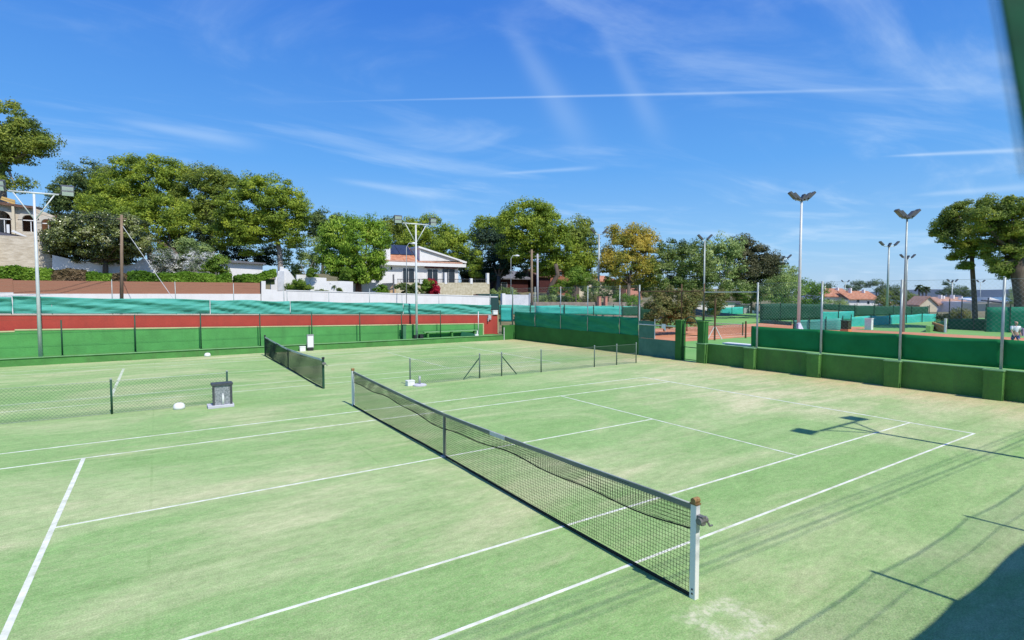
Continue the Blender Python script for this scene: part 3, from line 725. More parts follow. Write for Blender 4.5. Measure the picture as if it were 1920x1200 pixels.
def v_mast(u, vbase, vtop, d, label, arms=((-1, 0.55), (-0.55, 0.5), (0.1, 0.9), (0.55, 0.5), (1, 0.55)), span=1.2, r=0.14, group='tall lamp masts by the further courts', zb=None, steel=None):
    b = at(u, vbase, d); t = at(u, vtop, d)
    z0 = b[2] if zb is None else zb
    root = thing('floodlight_mast', (b[0], b[1], z0), label, 'floodlight mast', group)
    x, y, zt = b[0], b[1], t[2]
    mb = MB(); mb.tube([(x, y, z0-0.3), (x, y, zt-0.3)], r, 10, r1=r*0.62); mb.build('pole', steel or M_galv, root, smooth=True)
    cr = RGT
    mb = MB(); A = np.array([x, y, zt-0.35]); mb.tube([A-cr*span*0.55+np.array([0,0,.12]), A, A+cr*span*0.55+np.array([0,0,.12])], 0.05, 6); mb.build('crossarm', steel or M_galv, root)
    for s, up in arms:
        c = A+cr*span*s*0.72+np.array([0, 0, 0.28+0.25*abs(s)])
        e = cr*(0.30*np.sign(s) if abs(s) > 0.2 else 0.16)+np.array([0, 0, 0.30])
        n_ = np.cross(e, FWD); n_ /= np.linalg.norm(n_)
        h_ = MB(); h_.obox(c, e, n_*0.1, np.array([FWD[0], FWD[1], 0])*0.26); h_.tube([A+cr*span*s*0.45, c-e*0.8], 0.03, 5)
        f_ = h_.build('floodlight', M_lampb, root)
        g_ = MB(); g_.obox(c-n_*0.108*(1 if n_[2] > 0 else -1), e*0.85, n_*0.006, np.array([FWD[0], FWD[1], 0])*0.22); g_.build('glass', mat('dim_lamp_glass', (0.2, 0.2, 0.2), 0.25, spec=0.6), f_)
    return root
v_mast(1497, 620, 372, 53, 'tallest floodlight mast with five spread lamps, right of the middle', span=1.25, r=0.16, zb=0.0, steel=M_galvl)
v_mast(1693, 640, 405, 50, 'tall grey floodlight mast with four spread lamps near the right wall', arms=((-1, .5), (-0.5, .5), (0.45, .5), (1, .5)), span=1.0, r=0.125, zb=0.0)
two = ((-1, .5), (1, .5)); thr = ((-1, .5), (0.05, .5), (1, .5))
v_mast(1663, 585, 459, 88, 'slim floodlight mast with three lamps left of the tall right mast', arms=thr, span=1.7, r=0.2)
v_mast(1698, 590, 482, 108, 'short-looking floodlight mast behind the tall right mast', arms=thr, span=1.6, r=0.18)
v_mast(1466, 585, 483, 100, 'floodlight mast with three small lamps beside the pine grove', arms=thr, span=1.6, r=0.17)
v_mast(1319, 600, 448, 72, 'floodlight mast with two lamps in front of the poplars', arms=two, span=0.85, r=0.15)
v_mast(1122, 592, 436, 74, 'floodlight mast with two lamps left of the yellow tree', arms=two, span=1.15, r=0.17)
v_mast(1583, 600, 528, 190, 'small distant floodlight mast in front of the orange roofs', arms=two, span=1.5, r=0.16)
v_mast(1783, 600, 527, 150, 'distant floodlight mast with a flat head near the small pine', arms=((-1, 0), (0, 0), (1, 0)), span=1.6, r=0.2)
v_mast(1836, 600, 528, 175, 'distant thin floodlight mast beside the slender pine trunk', arms=two, span=1.4, r=0.13)
v_mast(1903, 600, 526, 165, 'distant floodlight mast by the thick pine trunk', arms=two, span=1.2, r=0.14)

def street_pole(u, v0, v1, d, label, m, r, name='utility_pole', lean=0.0):
    b = at(u, v0, d); t = at(u+lean, v1, d)
    root = thing(name, b, label, 'pole', 'poles along the street')
    mb = MB(); mb.tube([b-np.array([0,0,0.5]), t], r, 9, r1=r*0.75); mb.build('pole', m, root, smooth=True)
    mb = MB(); mb.tube([t-RGT*0.35-np.array([0,0,0.3]), t+RGT*0.35-np.array([0,0,0.3])], 0.05, 6); mb.build('crossbar', m, root)
    return root, t
_, tp = street_pole(228, 570, 403, 40, 'tall wooden pole in front of the round magnolia', M_pole, 0.12)
street_pole(997, 590, 468, 66, 'brown wooden pole left of the pale pole before the big pine', M_pole, 0.17)
street_pole(1008, 585, 476, 68, 'pale concrete pole right of the brown wooden pole', M_conc, 0.15)
mb = MB()
for v in (421, 413):
    A = at(228, v, 40); B = at(-60, v-60, 34); M_ = (A+B)/2-np.array([0,0,0.5]); mb.tube([A, M_, B], 0.012, 4)
solo(mb, 'overhead_wire', M_dark, 'overhead wires running left from the wooden pole', 'wire')
mb = MB(); mb.tube([at(230, 424, 40), at(326, 562, 40)], 0.02, 5); solo(mb, 'guy_wire', M_galvl, 'slanting guy wire right of the wooden pole', 'wire')
def street_lamp(u, v0, v1, d, label):
    b = at(u, v0, d); t = at(u, v1, d); root = thing('street_lamp', b, label, 'street lamp', 'street lamps along the road')
    mb = MB(); mb.tube([b-np.array([0,0,0.4]), t-np.array([0,0,0.4]), t+RGT*0.25, t+RGT*0.7], 0.036, 7); mb.build('pole', M_galvl, root, smooth=True)
    mb = MB(); mb.lathe(t+RGT*0.75-np.array([0,0,0.14]), [(0.1, 0), (0.32, 0.05), (0.3, 0.14), (0.12, 0.22)], 12); mb.build('lamp_head', M_whitep, root, smooth=True)
street_lamp(762, 575, 456, 53, 'street lamp with white head in front of the villa roof')
street_lamp(958, 575, 479, 66, 'street lamp with white head left of the wooden poles')

# ================================================================== right boundary (x = 18)
XF = 18.0
# near right: low green wall with piers
piers = [4.53, 1.62, -1.28, -4.2, -7.1, -10.0]
root = thing('low_wall', (XF, 0, 0), 'low dark green wall with square piers along the right of the near court', 'wall')
mb = MB(); mb.box(XF, XF+0.2, -13, 7.0, -0.3, 0.97); mb.build('wall', M_wallr, root)
mb = MB(); mb.box(XF-0.01, XF+0.21, -13, 7.0, 0.972, 0.99); mb.build('coping', M_lgreen, root)
for y in piers+[7.18]:
    mb = MB(); mb.box(XF-0.26, XF-0.002, y-0.25, y+0.25, -0.1, 0.955); p = mb.build('pier', M_wallr, root, bevel=0.012)
    mb = MB(); mb.box(XF-0.28, XF+0.05, y-0.27, y+0.27, 0.957, 1.0); mb.build('cap', M_lgreen, p)
root = thing('windscreen', (XF, -4, 1.0), 'dark green windscreen cloth tied above the low wall on the right', 'windscreen')
ys = [4.69]+[1.46, -1.41, -4.31, -7.2, -10.1]
for a, b in zip(ys[:-1], ys[1:]):
    mb = MB(); ph = random.uniform(0, 6)
    mb.grid(lambda s, t: (XF+0.16+0.025*math.sin(s*6+ph)+0.012*math.sin(t*7+s*3), a+(b-a)*s, 1.03+0.95*t+(0.02*math.sin(s*math.pi)*(-1 if t > .5 else 0))), 16, 6, (0.006, 0, 0)); mb.build('panel', M_curt, root, smooth=True)

# tall wire fence that carries the cloths
root = thing('tall_wire_fence', (XF, 8, 0), 'four metre wire fence on round steel posts along the right side of both courts', 'fence')
for y in (24.85, 21.87, 18.87, 16.08, 13.21, 11.63, 8.66, 7.26, 4.34, 1.46, -1.41, -4.31, -7.2, -10.1):
    z0 = 2.1 if y in (8.66, 7.26) else 0.0
    big = y in (24.85, 11.63, 4.34, 1.46, -1.41, -4.31)
    mb = MB(); mb.tube([(XF+0.06, y, z0), (XF+0.06, y, 4.0)], 0.042 if big else 0.03, 8)
    p = mb.build('post', (M_fgrey if y == 24.85 else M_galv) if y > 9 or y < 7 else mat('brown_post', (0.13, 0.07, 0.04)), root, smooth=True)
mb = MB(); chainlink(mb, (XF+0.1, 11.63), (0, 1), 13.2, 2.1, 3.95, 0.1, 0.0017); mb.build('wire_mesh', M_galv, root); mb = MB(); chainlink(mb, (XF+0.1, -11), (0, 1), 15.3, 1.98, 3.95, 0.1, 0.0017); mb.build('wire_mesh', M_galv, root)
mb = MB(); mb.tube([(XF+0.06, 11.63, 3.62), (XF+0.06, 7.26, 3.62)], 0.03, 6); mb.build('rail', mat('brown_post', (0.13, 0.07, 0.04)), root)
mb = MB(); mb.tube([(XF+0.06, 7.26, 3.56), (XF+0.06, 4.34, 3.56)], 0.03, 6); mb.build('rail', M_galv, root)
mb = MB(); mb.tube([(XF+0.06, -12, 3.96), (XF+0.06, 4.34, 3.96)], 0.006, 4); mb.tube([(XF+0.06, 11.63, 3.96), (XF+0.06, 24.85, 3.9)], 0.006, 4); mb.build('tension_wire', M_galv, root)
mb = MB(); mb.box(XF-0.08, XF+0.0, 4.22, 4.5, 3.06, 3.16); mb.box(XF-0.06, XF+0.0, 4.2, 4.38, 2.92, 3.05)
solo(mb, 'sign_plate', mat('violet_grey_plate', (0.25, 0.25, 0.45)), 'small violet-grey plate fixed to the wire fence post at the end of the cloth', 'sign') if False else None

# further half: dark wall and bluish cloth
root = thing('low_wall', (XF, 18, 0), 'low dark green wall beside the further court', 'wall')
mb = MB(); mb.box(XF, XF+0.2, 11.63, 25.2, -0.3, 1.1); mb.build('wall', mat('deep_green_paint', (0.035, 0.15, 0.03), 0.85, 0.2, 1.0, 0.2, 10), root)
mb = MB(); mb.box(16.9, 17.99, 24.36, 24.6, -0.3, 1.1); mb.build('return_wall', MATS['deep_green_paint'], root)
mb = MB(); mb.tube([(16.92, 24.3, 0), (16.92, 24.3, 0.95)], 0.035, 6); mb.build('end_post', M_galvl, root)
root = thing('windscreen', (XF, 18, 1.1), 'bluish green windscreen cloth above the wall beside the further court', 'windscreen')
ys = [24.5, 21.87, 18.87, 16.08, 13.21, 11.7]
for a, b in zip(ys[:-1], ys[1:]):
    mb = MB(); ph = random.uniform(0, 6)
    mb.grid(lambda s, t: (XF+0.03+0.05*math.sin(s*5+ph)*math.sin(t*3)+0.02*math.sin(t*11+s*5), a+(b-a)*s, 0.98+1.16*t-0.03*math.sin(s*math.pi)*t-0.03*math.sin(s*7+ph)*(1-t)), 16, 8, (0.006, 0, 0)); mb.build('panel', M_midscr, root, smooth=True)
root = thing('mesh_panel', (XF, 10.3, 0), 'grey-green shade mesh on a pipe frame left of the gate, with a bare opening', 'panel')
mb = MB(); mb.box(XF-0.0, XF+0.012, 8.95, 11.6, 0.0, 0.98); mb.build('lower_mesh', M_netpan, root)
mb = MB(); mb.box(XF+0.02, XF+0.03, 10.45, 11.6, 0.985, 1.95); mb.build('upper_mesh', M_netpan, root)
mb = MB(); mb.tube([(XF-0.02, 11.6, 1.75), (XF-0.02, 8.9, 1.75)], 0.03, 6); mb.tube([(XF-0.02, 10.4, 0.98), (XF-0.02, 10.4, 2.1)], 0.025, 6); mb.build('rail', M_galvl, root)
q = onX(1245, 613, XF-0.05)
mb = MB(); mb.slab([(XF-0.06, q[1]+0.15, q[2]+0.16), (XF-0.06, q[1]-0.1, q[2]+0.16), (XF-0.06, q[1]-0.12, q[2]-0.22), (XF-0.06, q[1]+0.02, q[2]-0.1), (XF-0.06, q[1]+0.15, q[2]-0.06)], (0.03, 0, 0))
solo(mb, 'paper_notice', M_whitep, 'torn white notice hanging on the pipe rail left of the gate', 'notice')
for i, (y, lb) in enumerate(((8.66, 'dark green square gate pillar left of the arched gate'), (7.26, 'dark green square gate pillar right of the arched gate'))):
    r = thing('gate_pillar', (XF, y, 0), lb, 'pillar', 'gate pillars')
    mb = MB(); mb.box(XF-0.18, XF+0.2, y-0.19, y+0.19, -0.1, 2.06); mb.build('shaft', MATS['deep_green_paint'], r, bevel=0.01)
    mb = MB(); mb.box(XF-0.2, XF+0.22, y-0.21, y+0.21, 2.062, 2.12); mb.build('cap', M_wallr, r)
r = thing('arched_gate', (XF, 7.96, 0), 'arched dark green wire gate between the two pillars', 'gate')
arc = [(XF-0.05, 7.96+0.46*math.cos(t), 1.72+0.58*math.sin(t)) for t in np.linspace(0, math.pi, 17)]
mb = MB(); mb.tube([(XF-0.05, 8.42, 0.05)]+list(arc)+[(XF-0.05, 7.5, 0.05)], 0.028, 6); mb.build('frame', M_gpost, r, smooth=True)
mb = MB()
for z in (0.08, 0.72, 1.35, 2.0): mb.tube([(XF-0.05, 8.42 if z < 1.8 else 8.36, z), (XF-0.05, 7.5 if z < 1.8 else 7.56, z)], 0.02, 6)
mb.build('crossbar', M_gpost, r)
mb = MB(); mb.box(18.4, 18.9, 4.7, 6.4, 1.0, 1.06); mb.box(18.45, 18.52, 4.8, 6.3, 0, 1.0); mb.box(18.8, 18.87, 4.8, 6.3, 0, 1.0)
solo(mb, 'bench_table', M_whitep, 'white table top just behind the low wall right of the gate', 'table')

# ------------------------------------------------------------------ nets, screens and small things of the courts beyond
def screen(label, a, b, zt0, zt1, zb0, zb1, m, nposts=4, group=None, pm=None, ph_=0.25):
    """cloth fence from plan point a to b"""
    a = np.array(a, float); b = np.array(b, float)
    root = thing('windscreen_fence', ((a[0]+b[0])/2, (a[1]+b[1])/2, min(zb0, zb1)), label, 'fence', group)
    d = (b-a); L = np.linalg.norm(d); nrm = np.array([-d[1], d[0]])/L
    mb = MB(); ph = random.uniform(0, 6)
    def f(s, t):
        w = 0.06*math.sin(s*L*1.1+ph)*math.sin(t*3); p = a+d*s+nrm*w
        z0 = zb0+(zb1-zb0)*s; z1 = zt0+(zt1-zt0)*s
        return (p[0], p[1], z0+(z1-z0)*t-0.04*math.sin(s*L*0.9+ph)*t)
    mb.grid(f, max(8, int(L*1.5)), 5, (0.008, 0.008, 0)); mb.build('fabric', m, root, smooth=True)
    for i in range(nposts):
        p = a+d*(i/(nposts-1)); z = zt0+(zt1-zt0)*i/(nposts-1)
        mb = MB(); mb.tube([(p[0], p[1]-0.06, min(zb0, zb1)-0.3), (p[0], p[1]-0.06, z+ph_)], 0.045, 6); mb.build('post', pm or M_gpost, root)
    return root
def scr(label, L, R_, m, nposts=4, group=None, ph_=0.25, pm=None):
    """L, R_ = (u, v_top, v_bottom, depth) of both ends"""
    t0 = at(L[0], L[1], L[3]); b0 = at(L[0], L[2], L[3]); t1 = at(R_[0], R_[1], R_[3]); b1 = at(R_[0], R_[2], R_[3])
    return screen(label, t0[:2], t1[:2], t0[2], t1[2], b0[2], b1[2], m, nposts, group, pm, ph_)
g = 'cloth fences of the further courts'
scr('bright teal cloth strip seen over the bluish green windscreen', (1003, 574, 588, 52), (1167, 577, 591, 52), M_tealb, 4, g)
scr('pale teal cloth behind the red wall end and the fence post', (938, 577, 603, 50), (960, 577, 603, 50), M_tealb, 2, g)
scr('faded green cloth fence with white upper edge behind the bright teal strip', (935, 572, 590, 56), (1195, 574, 590, 66), M_teal, 6, g)
scr('small teal cloth fence before the white hut in the gap of the gate', (1326, 576, 591, 92), (1394, 576, 590, 96), M_tealb, 4, g)
scr('dark green cloth fence left of the tallest floodlight mast', (1425, 569, 602, 66), (1540, 570, 599, 66), M_dscr, 4, g, pm=M_gpost)
scr('faint grey-green cloth below the dark green cloth fence', (1424, 600, 608, 65.5), (1484, 602, 613, 60), M_netpan, 3, g)
scr('teal cloth fence at the foot of the tallest floodlight mast', (1487, 600, 622, 53.5), (1579, 597, 622, 52), M_teal, 4, g)
scr('teal cloth fence in the middle distance, upper one', (1540, 584, 600, 64), (1602, 584, 600, 66), M_tealb, 3, g)
scr('long teal cloth fence behind the tall right mast', (1595, 594, 619, 58), (1756, 588, 608, 70), M_tealb, 6, g, pm=M_gpost)
scr('dark green cloth fence in front of the distant orange roofs', (1541, 570, 580, 80), (1606, 572, 585, 80), M_dscr, 3, g)
scr('long dark green cloth fence above the teal one', (1602, 573, 593, 76), (1742, 575, 590, 82), M_dscr, 5, g)
scr('green cloth fence behind the walking person at the right', (1848, 575, 633, 50), (1990, 577, 640, 47), mat('mid_green_windscreen', (0.012, 0.19, 0.1), c2=(0.025, 0.26, 0.15), trans=0.1), 4, g)
scr('low dark green cloth fence between the orange wall and the green one', (1778, 598, 624, 54), (1850, 598, 628, 51), M_dscr, 4, g, ph_=2.0, pm=M_dark)
scr('dark cloth fence between the brown creeper and the gate', (1200, 577, 600, 50), (1226, 577, 600, 50), M_dscr, 2, g)
scr('dark green cloth fence behind the brown creeper', (1165, 575, 592, 60), (1300, 577, 592, 72), M_dscr, 6, g, ph_=1.5, pm=mat('brown_post', (0.13, 0.07, 0.04)))
# green and orange low walls
a = onZ(1595, 627); b = onZ(1752, 622)
mb = MB(); mb.slab([(54.0, 10.4, 0), (72, 14.6, 0), (72, 14.6, 0.55), (54.0, 10.4, 0.55)], (0.15, -0.3, 0)); solo(mb, 'green_bank', M_surr, 'low light green bank below the long teal cloth fence', 'bank')
p0 = at(1751, 604, 52); p1 = at(1776, 612, 49); pz0 = at(1751, 622, 52); pz1 = at(1776, 629, 49)
mb = MB(); mb.slab([(p0[0], p0[1], 0), (p1[0], p1[1], 0), (p1[0], p1[1], p1[2]), (p0[0], p0[1], p0[2])], (0.15, 0.2, 0)); solo(mb, 'orange_wall', M_orange, 'short sloping orange wall right of the teal cloth fence', 'wall')
q = at(1773, 598, 49); mb = MB(); mb.box(q[0]-0.07, q[0]+0.07, q[1]-0.07, q[1]+0.07, 0, q[2]); mb.box(q[0]-0.09, q[0]+0.09, q[1]-0.09, q[1]+0.09, q[2], q[2]+0.05); solo(mb, 'white_post', M_whitep, 'short white post at the end of the orange wall', 'post')
q = onZ(1628, 618); mb = MB(); mb.box(q[0]-0.1, q[0]+0.3, q[1]-0.3, q[1]+0.3, 0, 1.05); mb.box(q[0]-0.14, q[0]+0.34, q[1]-0.34, q[1]+0.34, 1.05, 1.12); solo(mb, 'white_cabinet', M_whitep, 'narrow white cabinet before the teal cloth fence', 'cabinet')
q = onZ(1586, 622)
r = thing('gate_hut', (q[0], q[1], 0), 'small dark green booth on an orange foot between the two teal cloth fences', 'booth')
mb = MB(); mb.box(q[0]-0.3, q[0]+0.3, q[1]-0.32, q[1]+0.32, 0.25, 1.0); mb.build('body', mat('dark_olive', (0.03, 0.05, 0.02)), r)
mb = MB(); mb.box(q[0]-0.33, q[0]+0.33, q[1]-0.35, q[1]+0.35, 0, 0.25); mb.build('foot', M_orange, r)
mb = MB(); mb.box(q[0]-0.34, q[0]+0.34, q[1]-0.36, q[1]+0.36, 1.0, 1.06); mb.build('roof', M_gpost, r)
mb = MB(); q = at(1500, 606, 52.3); q2 = at(1506, 619, 52.3)
mb.slab([at(1497, 607, 52.3), at(1501, 605, 52.3), at(1507, 618, 52.0), at(1497, 618, 52.0)], (0.2, 0.3, 0)); solo(mb, 'plastic_sheet', mat('pale_violet_plastic', (0.5, 0.5, 0.6), 0.4), 'pale plastic sheet wrapped at the foot of the tallest mast', 'sheet')
# far clay court net and posts
r = thing('tennis_net', (38, 21.6, 0), 'dark tennis net across the red clay court seen past the gate', 'tennis net', 'tennis nets')
mb = MB(); mb.box(41.98, 42.0, 16.0, 27.2, 0.15, 0.95)
mb = MB(); chainlink(mb, (36, 17), (0.0, 1), 10, 0.05, 0.9, 0.09, 0.006); mb.build('net_mesh', M_cord, r)
mb = MB(); mb.box(35.98, 36.02, 17, 27, 0.9, 0.95); mb.build('headband', M_whitep, r)
for y in (17, 27):
    mb = MB(); mb.tube([(36, y, 0), (36, y, 1.1)], 0.05, 8); mb.build('post', M_gpost, r)
for u, vb, vt, d, lb in ((1340, 638, 560, 41, 'brown post with two braces on the clay court behind the gate'), (1398, 634, 602, 43, 'short dark post at the clay court edge')):
    b = onZ(u, vb); t = at(u, vt, d); r = thing('court_post', b, lb, 'post', 'posts at the clay court')
    mb = MB(); mb.tube([b, (b[0], b[1], t[2])], 0.07, 7); mb.build('post', mat('brown_post', (0.13, 0.07, 0.04)), r)
    if u == 1340:
        for s in (-0.55, 0.55):
            mb = MB(); mb.tube([(b[0], b[1], 1.1), b+RGT*s+np.array([0, 0, .05])], 0.03, 6); mb.build('brace', M_whitep, r)

# ================================================================== BUILDINGS AND STREET WALLS (street side, y >= 42)
# brown board fence on a white plinth
def street_piece(label, name, cat, u0, u1, v0, v1, vb, Y, m, th=0.15, white_from=None):
    pass
YS = 42.0
root = thing('board_fence', (-7, YS, 3.0), 'long brown horizontal board fence on a white plinth below the hedge', 'fence')
x0, x1 = -24.0, float(onY(488, 540, YS)[0])
zt, zb = 4.47, 3.5
xs0 = float(onY(25, 540, YS)[0])
for a, b, dz in ((x0, xs0, 0.1), (xs0, x1, 0.0)):
    mb = MB()
    for i in range(4):
        h = (zt-zb)/4; mb.box(a, b-0.01, YS-0.03, YS+0.03, zb+dz+i*h+0.008, zb+dz+(i+1)*h)
    mb.build('boards', M_brownf, root)
    mb = MB(); mb.box(a, b, YS-0.08, YS+0.12, 1.0, zb+dz); mb.build('plinth', M_white, root)
mb = MB(); mb.box(x1-0.02, x1+0.06, YS-0.06, YS+0.06, zb, zt+0.05); mb.build('end_post', M_dark, root)
hz = 'clipped hedges above the brown fence'
def hx(u): return float(onY(u, 510, 42.6)[0])
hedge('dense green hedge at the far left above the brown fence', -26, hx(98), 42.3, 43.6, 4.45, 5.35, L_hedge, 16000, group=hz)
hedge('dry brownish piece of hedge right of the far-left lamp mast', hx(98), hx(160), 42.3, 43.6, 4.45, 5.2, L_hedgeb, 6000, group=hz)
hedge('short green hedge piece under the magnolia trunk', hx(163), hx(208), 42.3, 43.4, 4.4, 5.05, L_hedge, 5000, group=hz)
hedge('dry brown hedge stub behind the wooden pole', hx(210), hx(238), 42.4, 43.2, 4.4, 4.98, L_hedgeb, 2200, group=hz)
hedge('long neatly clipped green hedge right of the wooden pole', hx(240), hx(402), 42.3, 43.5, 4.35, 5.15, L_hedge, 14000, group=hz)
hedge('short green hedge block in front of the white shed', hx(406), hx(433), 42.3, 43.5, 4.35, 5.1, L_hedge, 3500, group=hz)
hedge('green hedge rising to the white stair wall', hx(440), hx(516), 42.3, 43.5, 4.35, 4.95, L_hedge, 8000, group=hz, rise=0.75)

# white street wall of the villa
root = thing('garden_wall', (14, YS, 2.0), 'long white rendered garden wall below the villa', 'wall')
def P(u, v, Y=YS): return onY(u, v, Y)
poly = [P(490, 585), P(918, 590), P(918, 556.5), P(700, 550), P(600, 547), P(537, 545), P(520, 546), P(518, 543.5), P(498, 542), P(498, 527), P(490, 527)]
mb = MB(); mb.slab(poly, (0, 0.25, 0)); mb.build('wall', M_white, root)
mb = MB(); mb.slab([P(537, 545)-[0, .04, 0], P(918, 556.5)-[0, .04, 0], P(918, 555)-[0, .04, 0], P(537, 543.5)-[0, .04, 0]], (0, 0.33, 0)); mb.build('coping', M_whitep, root)
# stepped white wall and gate
root = thing('stepped_wall', P(525, 540, 45), 'white stair wall stepping up behind the hedge end', 'wall')
poly = [P(508, 548, 45)]
st = [(508, 533), (513, 533), (513, 525), (517, 525), (517, 517), (521, 517), (521, 508), (525, 508), (525, 500), (532, 500), (532, 504), (538, 504), (545, 512), (551, 520), (556, 527), (556, 548)]
poly += [P(u, v, 45) for u, v in st]
mb = MB(); mb.slab(list(poly), (0, 0.4, 0)); mb.build('wall', M_white, root)
mb = MB(); mb.slab([P(521, 545, 44.9), P(533, 545, 44.9), P(533, 508, 44.9), P(525, 508, 44.9), P(521, 518, 44.9)], (0, 0.06, 0)); mb.build('door', mat('pale_grey_door', (0.62, 0.64, 0.66)), root)
mb = MB(); mb.slab([P(556, 556, 44.6), P(662, 558, 44.6), P(662, 528, 44.6), P(640, 527, 44.6), P(612, 527, 44.6), P(612, 521, 44.6), P(575, 519, 44.6), P(575, 515, 44.6), P(556, 515, 44.6)], (0, 0.3, 0)); solo(mb, 'terrace_wall', M_white, 'white terrace wall behind the palms left of the pepper tree', 'wall')
mb = MB(); mb.slab([P(655, 560, 51), P(712, 560, 51), P(712, 530, 51), P(655, 529, 51)], (0, 0.3, 0)); solo(mb, 'terrace_wall', M_white, 'white terrace wall right behind the pepper tree trunk', 'wall')

def arch_wall(mb, xa, xb, Y, z0, ztop, arches, th=0.4):
    """wall along x with arched openings (cx, half width, sill z, spring z)"""
    xs = set(np.linspace(xa, xb, 40).tolist())
    for cx, w, zs, sp in arches: xs |= set(np.linspace(cx-w, cx+w, 17).tolist())
    xs = sorted(x for x in xs if xa <= x <= xb)
    for a, b in zip(xs[:-1], xs[1:]):
        if b-a < 1e-6: continue
        m_ = (a+b)/2; hit = None
        for A in arches:
            if abs(m_-A[0]) < A[1]: hit = A
        T = lambda x: ztop(x)
        if hit is None:
            mb.slab([(a, Y, z0), (b, Y, z0), (b, Y, T(b)), (a, Y, T(a))], (0, th, 0))
        else:
            cx, w, zs, sp = hit
            az = lambda x: sp+math.sqrt(max(0, w*w-(x-cx)**2))
            mb.slab([(a, Y, az(a)), (b, Y, az(b)), (b, Y, T(b)), (a, Y, T(a))], (0, th, 0))
            if zs > z0+0.01: mb.slab([(a, Y, z0), (b, Y, z0), (b, Y, zs), (a, Y, zs)], (0, th, 0))

# arcaded stone house far left
YH = 66.0
o = P(50, 505, YH); root = thing('arcade_house', o, 'stone house with an arched gallery behind the far left lamp mast', 'house')
gp((o[0], o[1], P(50, 520, YH)[2]))
def X(u): return float(P(u, 450, YH)[0])
def Z(v, u=50): return float(P(u, v, YH)[2])
mb = MB()
arches = [(X(3), X(22)-X(3), Z(450), Z(412)), (X(55), X(67)-X(55), Z(434), Z(412)), (X(88.5), X(98)-X(88.5), Z(437), Z(416))]
arch_wall(mb, X(-40), X(104), YH, Z(520), lambda x: float(np.interp(x, [X(-40), X(24), X(70), X(104)], [Z(380), Z(384), Z(390), Z(402)])), arches); mb.build('arcade_wall', M_stone, root)
mb = MB(); mb.box(X(-40), X(100), YH+3.0, YH+3.3, Z(520), Z(394)); mb.build('back_wall', M_wood, root)
for A in arches:
    mb = MB()
    for i in range(16):
        t0, t1 = math.pi*i/16, math.pi*(i+1)/16; w = A[1]
        q_ = [(A[0]+r_*math.cos(t), YH-0.06, A[3]+r_*math.sin(t)) for r_, t in ((w, t0), (w+0.35, t0), (w+0.35, t1), (w, t1))]
        mb.slab(q_, (0, 0.1, 0))
    a_ = mb.build('arch_ring', mat('pale_arch_stone', (0.6, 0.55, 0.46), 0.9), root)
    mb = MB(); mb.tube([(A[0]-A[1], YH+0.2, A[3]-0.05), (A[0]+A[1], YH+0.2, A[3]-0.05)], 0.06, 5); mb.tube([(A[0]+A[1]*0.3, YH+0.25, A[2]), (A[0]+A[1]*0.3, YH+0.25, A[3])], 0.05, 5); mb.build('window_bar', M_whitep, a_)
mb = MB(); mb.slab([(X(-45), YH-0.5, Z(384)), (X(36), YH-0.5, Z(390)), (X(70), YH-0.5, Z(391)), (X(70), YH+5, Z(382)), (X(-45), YH+5, Z(372))], (0, 0, 0.25)); mb.build('roof', M_tile3, root)
mb = MB(); mb.box(X(26), X(31), YH-0.5, YH-0.05, Z(450), Z(388)); mb.build('column', M_creamw, root)
mb = MB(); mb.slab([(X(5), YH-0.25, Z(378)), (X(32), YH-0.25, Z(386)), (X(32), YH-0.25, Z(377)), (X(8), YH-0.25, Z(372))], (0, 0.2, 0)); mb.build('gable_trim', M_ochre, root)
mb = MB(); mb.slab([(X(-10), YH-3.5, Z(438)), (X(69), YH-1.5, Z(448)), (X(69), YH-1.3, Z(450)), (X(17), YH-5, Z(452)), (X(-10), YH-5.0, Z(444))], (0, 0.3, -0.15)); mb.build('terrace_awning', mat('dark_slate_awning', (0.09, 0.09, 0.11), 0.6), root)
mb = MB(); mb.slab([(X(30), YH-1.2, Z(434)), (X(62), YH-1.2, Z(448)), (X(56), YH-1.2, Z(448)), (X(26), YH-1.2, Z(437))], (0, 0.2, 0)); mb.box(X(19), X(24), YH-1.4, YH-1.2, Z(446), Z(425)); mb.build('balustrade', M_whitep, root)
mb = MB(); mb.box(X(16), X(140), YH-6, YH-5.6, Z(520), Z(452)); mb.build('stone_terrace_wall', M_stone, root)
mb = MB(); mb.slab([(X(-30), YH-7, Z(520)), (X(14), YH-7, Z(520)), (X(14), YH-7, Z(451)), (X(-8), YH-7, Z(431)), (X(-30), YH-7, Z(425))], (0, 0.8, 0)); mb.build('gable_wall', M_creamw, root)
mb = MB(); mb.slab([(X(-8), YH-7.1, Z(430)), (X(15), YH-7.1, Z(450)), (X(15), YH-7.1, Z(452.5)), (X(-8), YH-7.1, Z(433))], (0, 1, 0)); mb.build('verge_tiles', M_tile3, root)
mb = MB(); mb.box(X(-8), X(13), YH-7.15, YH-7.02, Z(475), Z(456)); mb.build('roller_blind', M_glass, root)
mb = MB(); mb.box(X(-8), X(13), YH-7.5, YH-7.02, Z(489), Z(484)); mb.build('sill', M_conc, root)
# pale stone garden wall below the magnolia
mb = MB(); mb.slab([P(98, 520, 58), P(300, 525, 58), P(310, 498, 58), P(268, 484, 58), P(252, 495, 58), P(150, 490, 58), P(98, 478, 58)], (0, 0.3, 0)); solo(mb, 'garden_wall', M_white, 'white garden wall under the magnolia, rising to a small gable', 'wall')
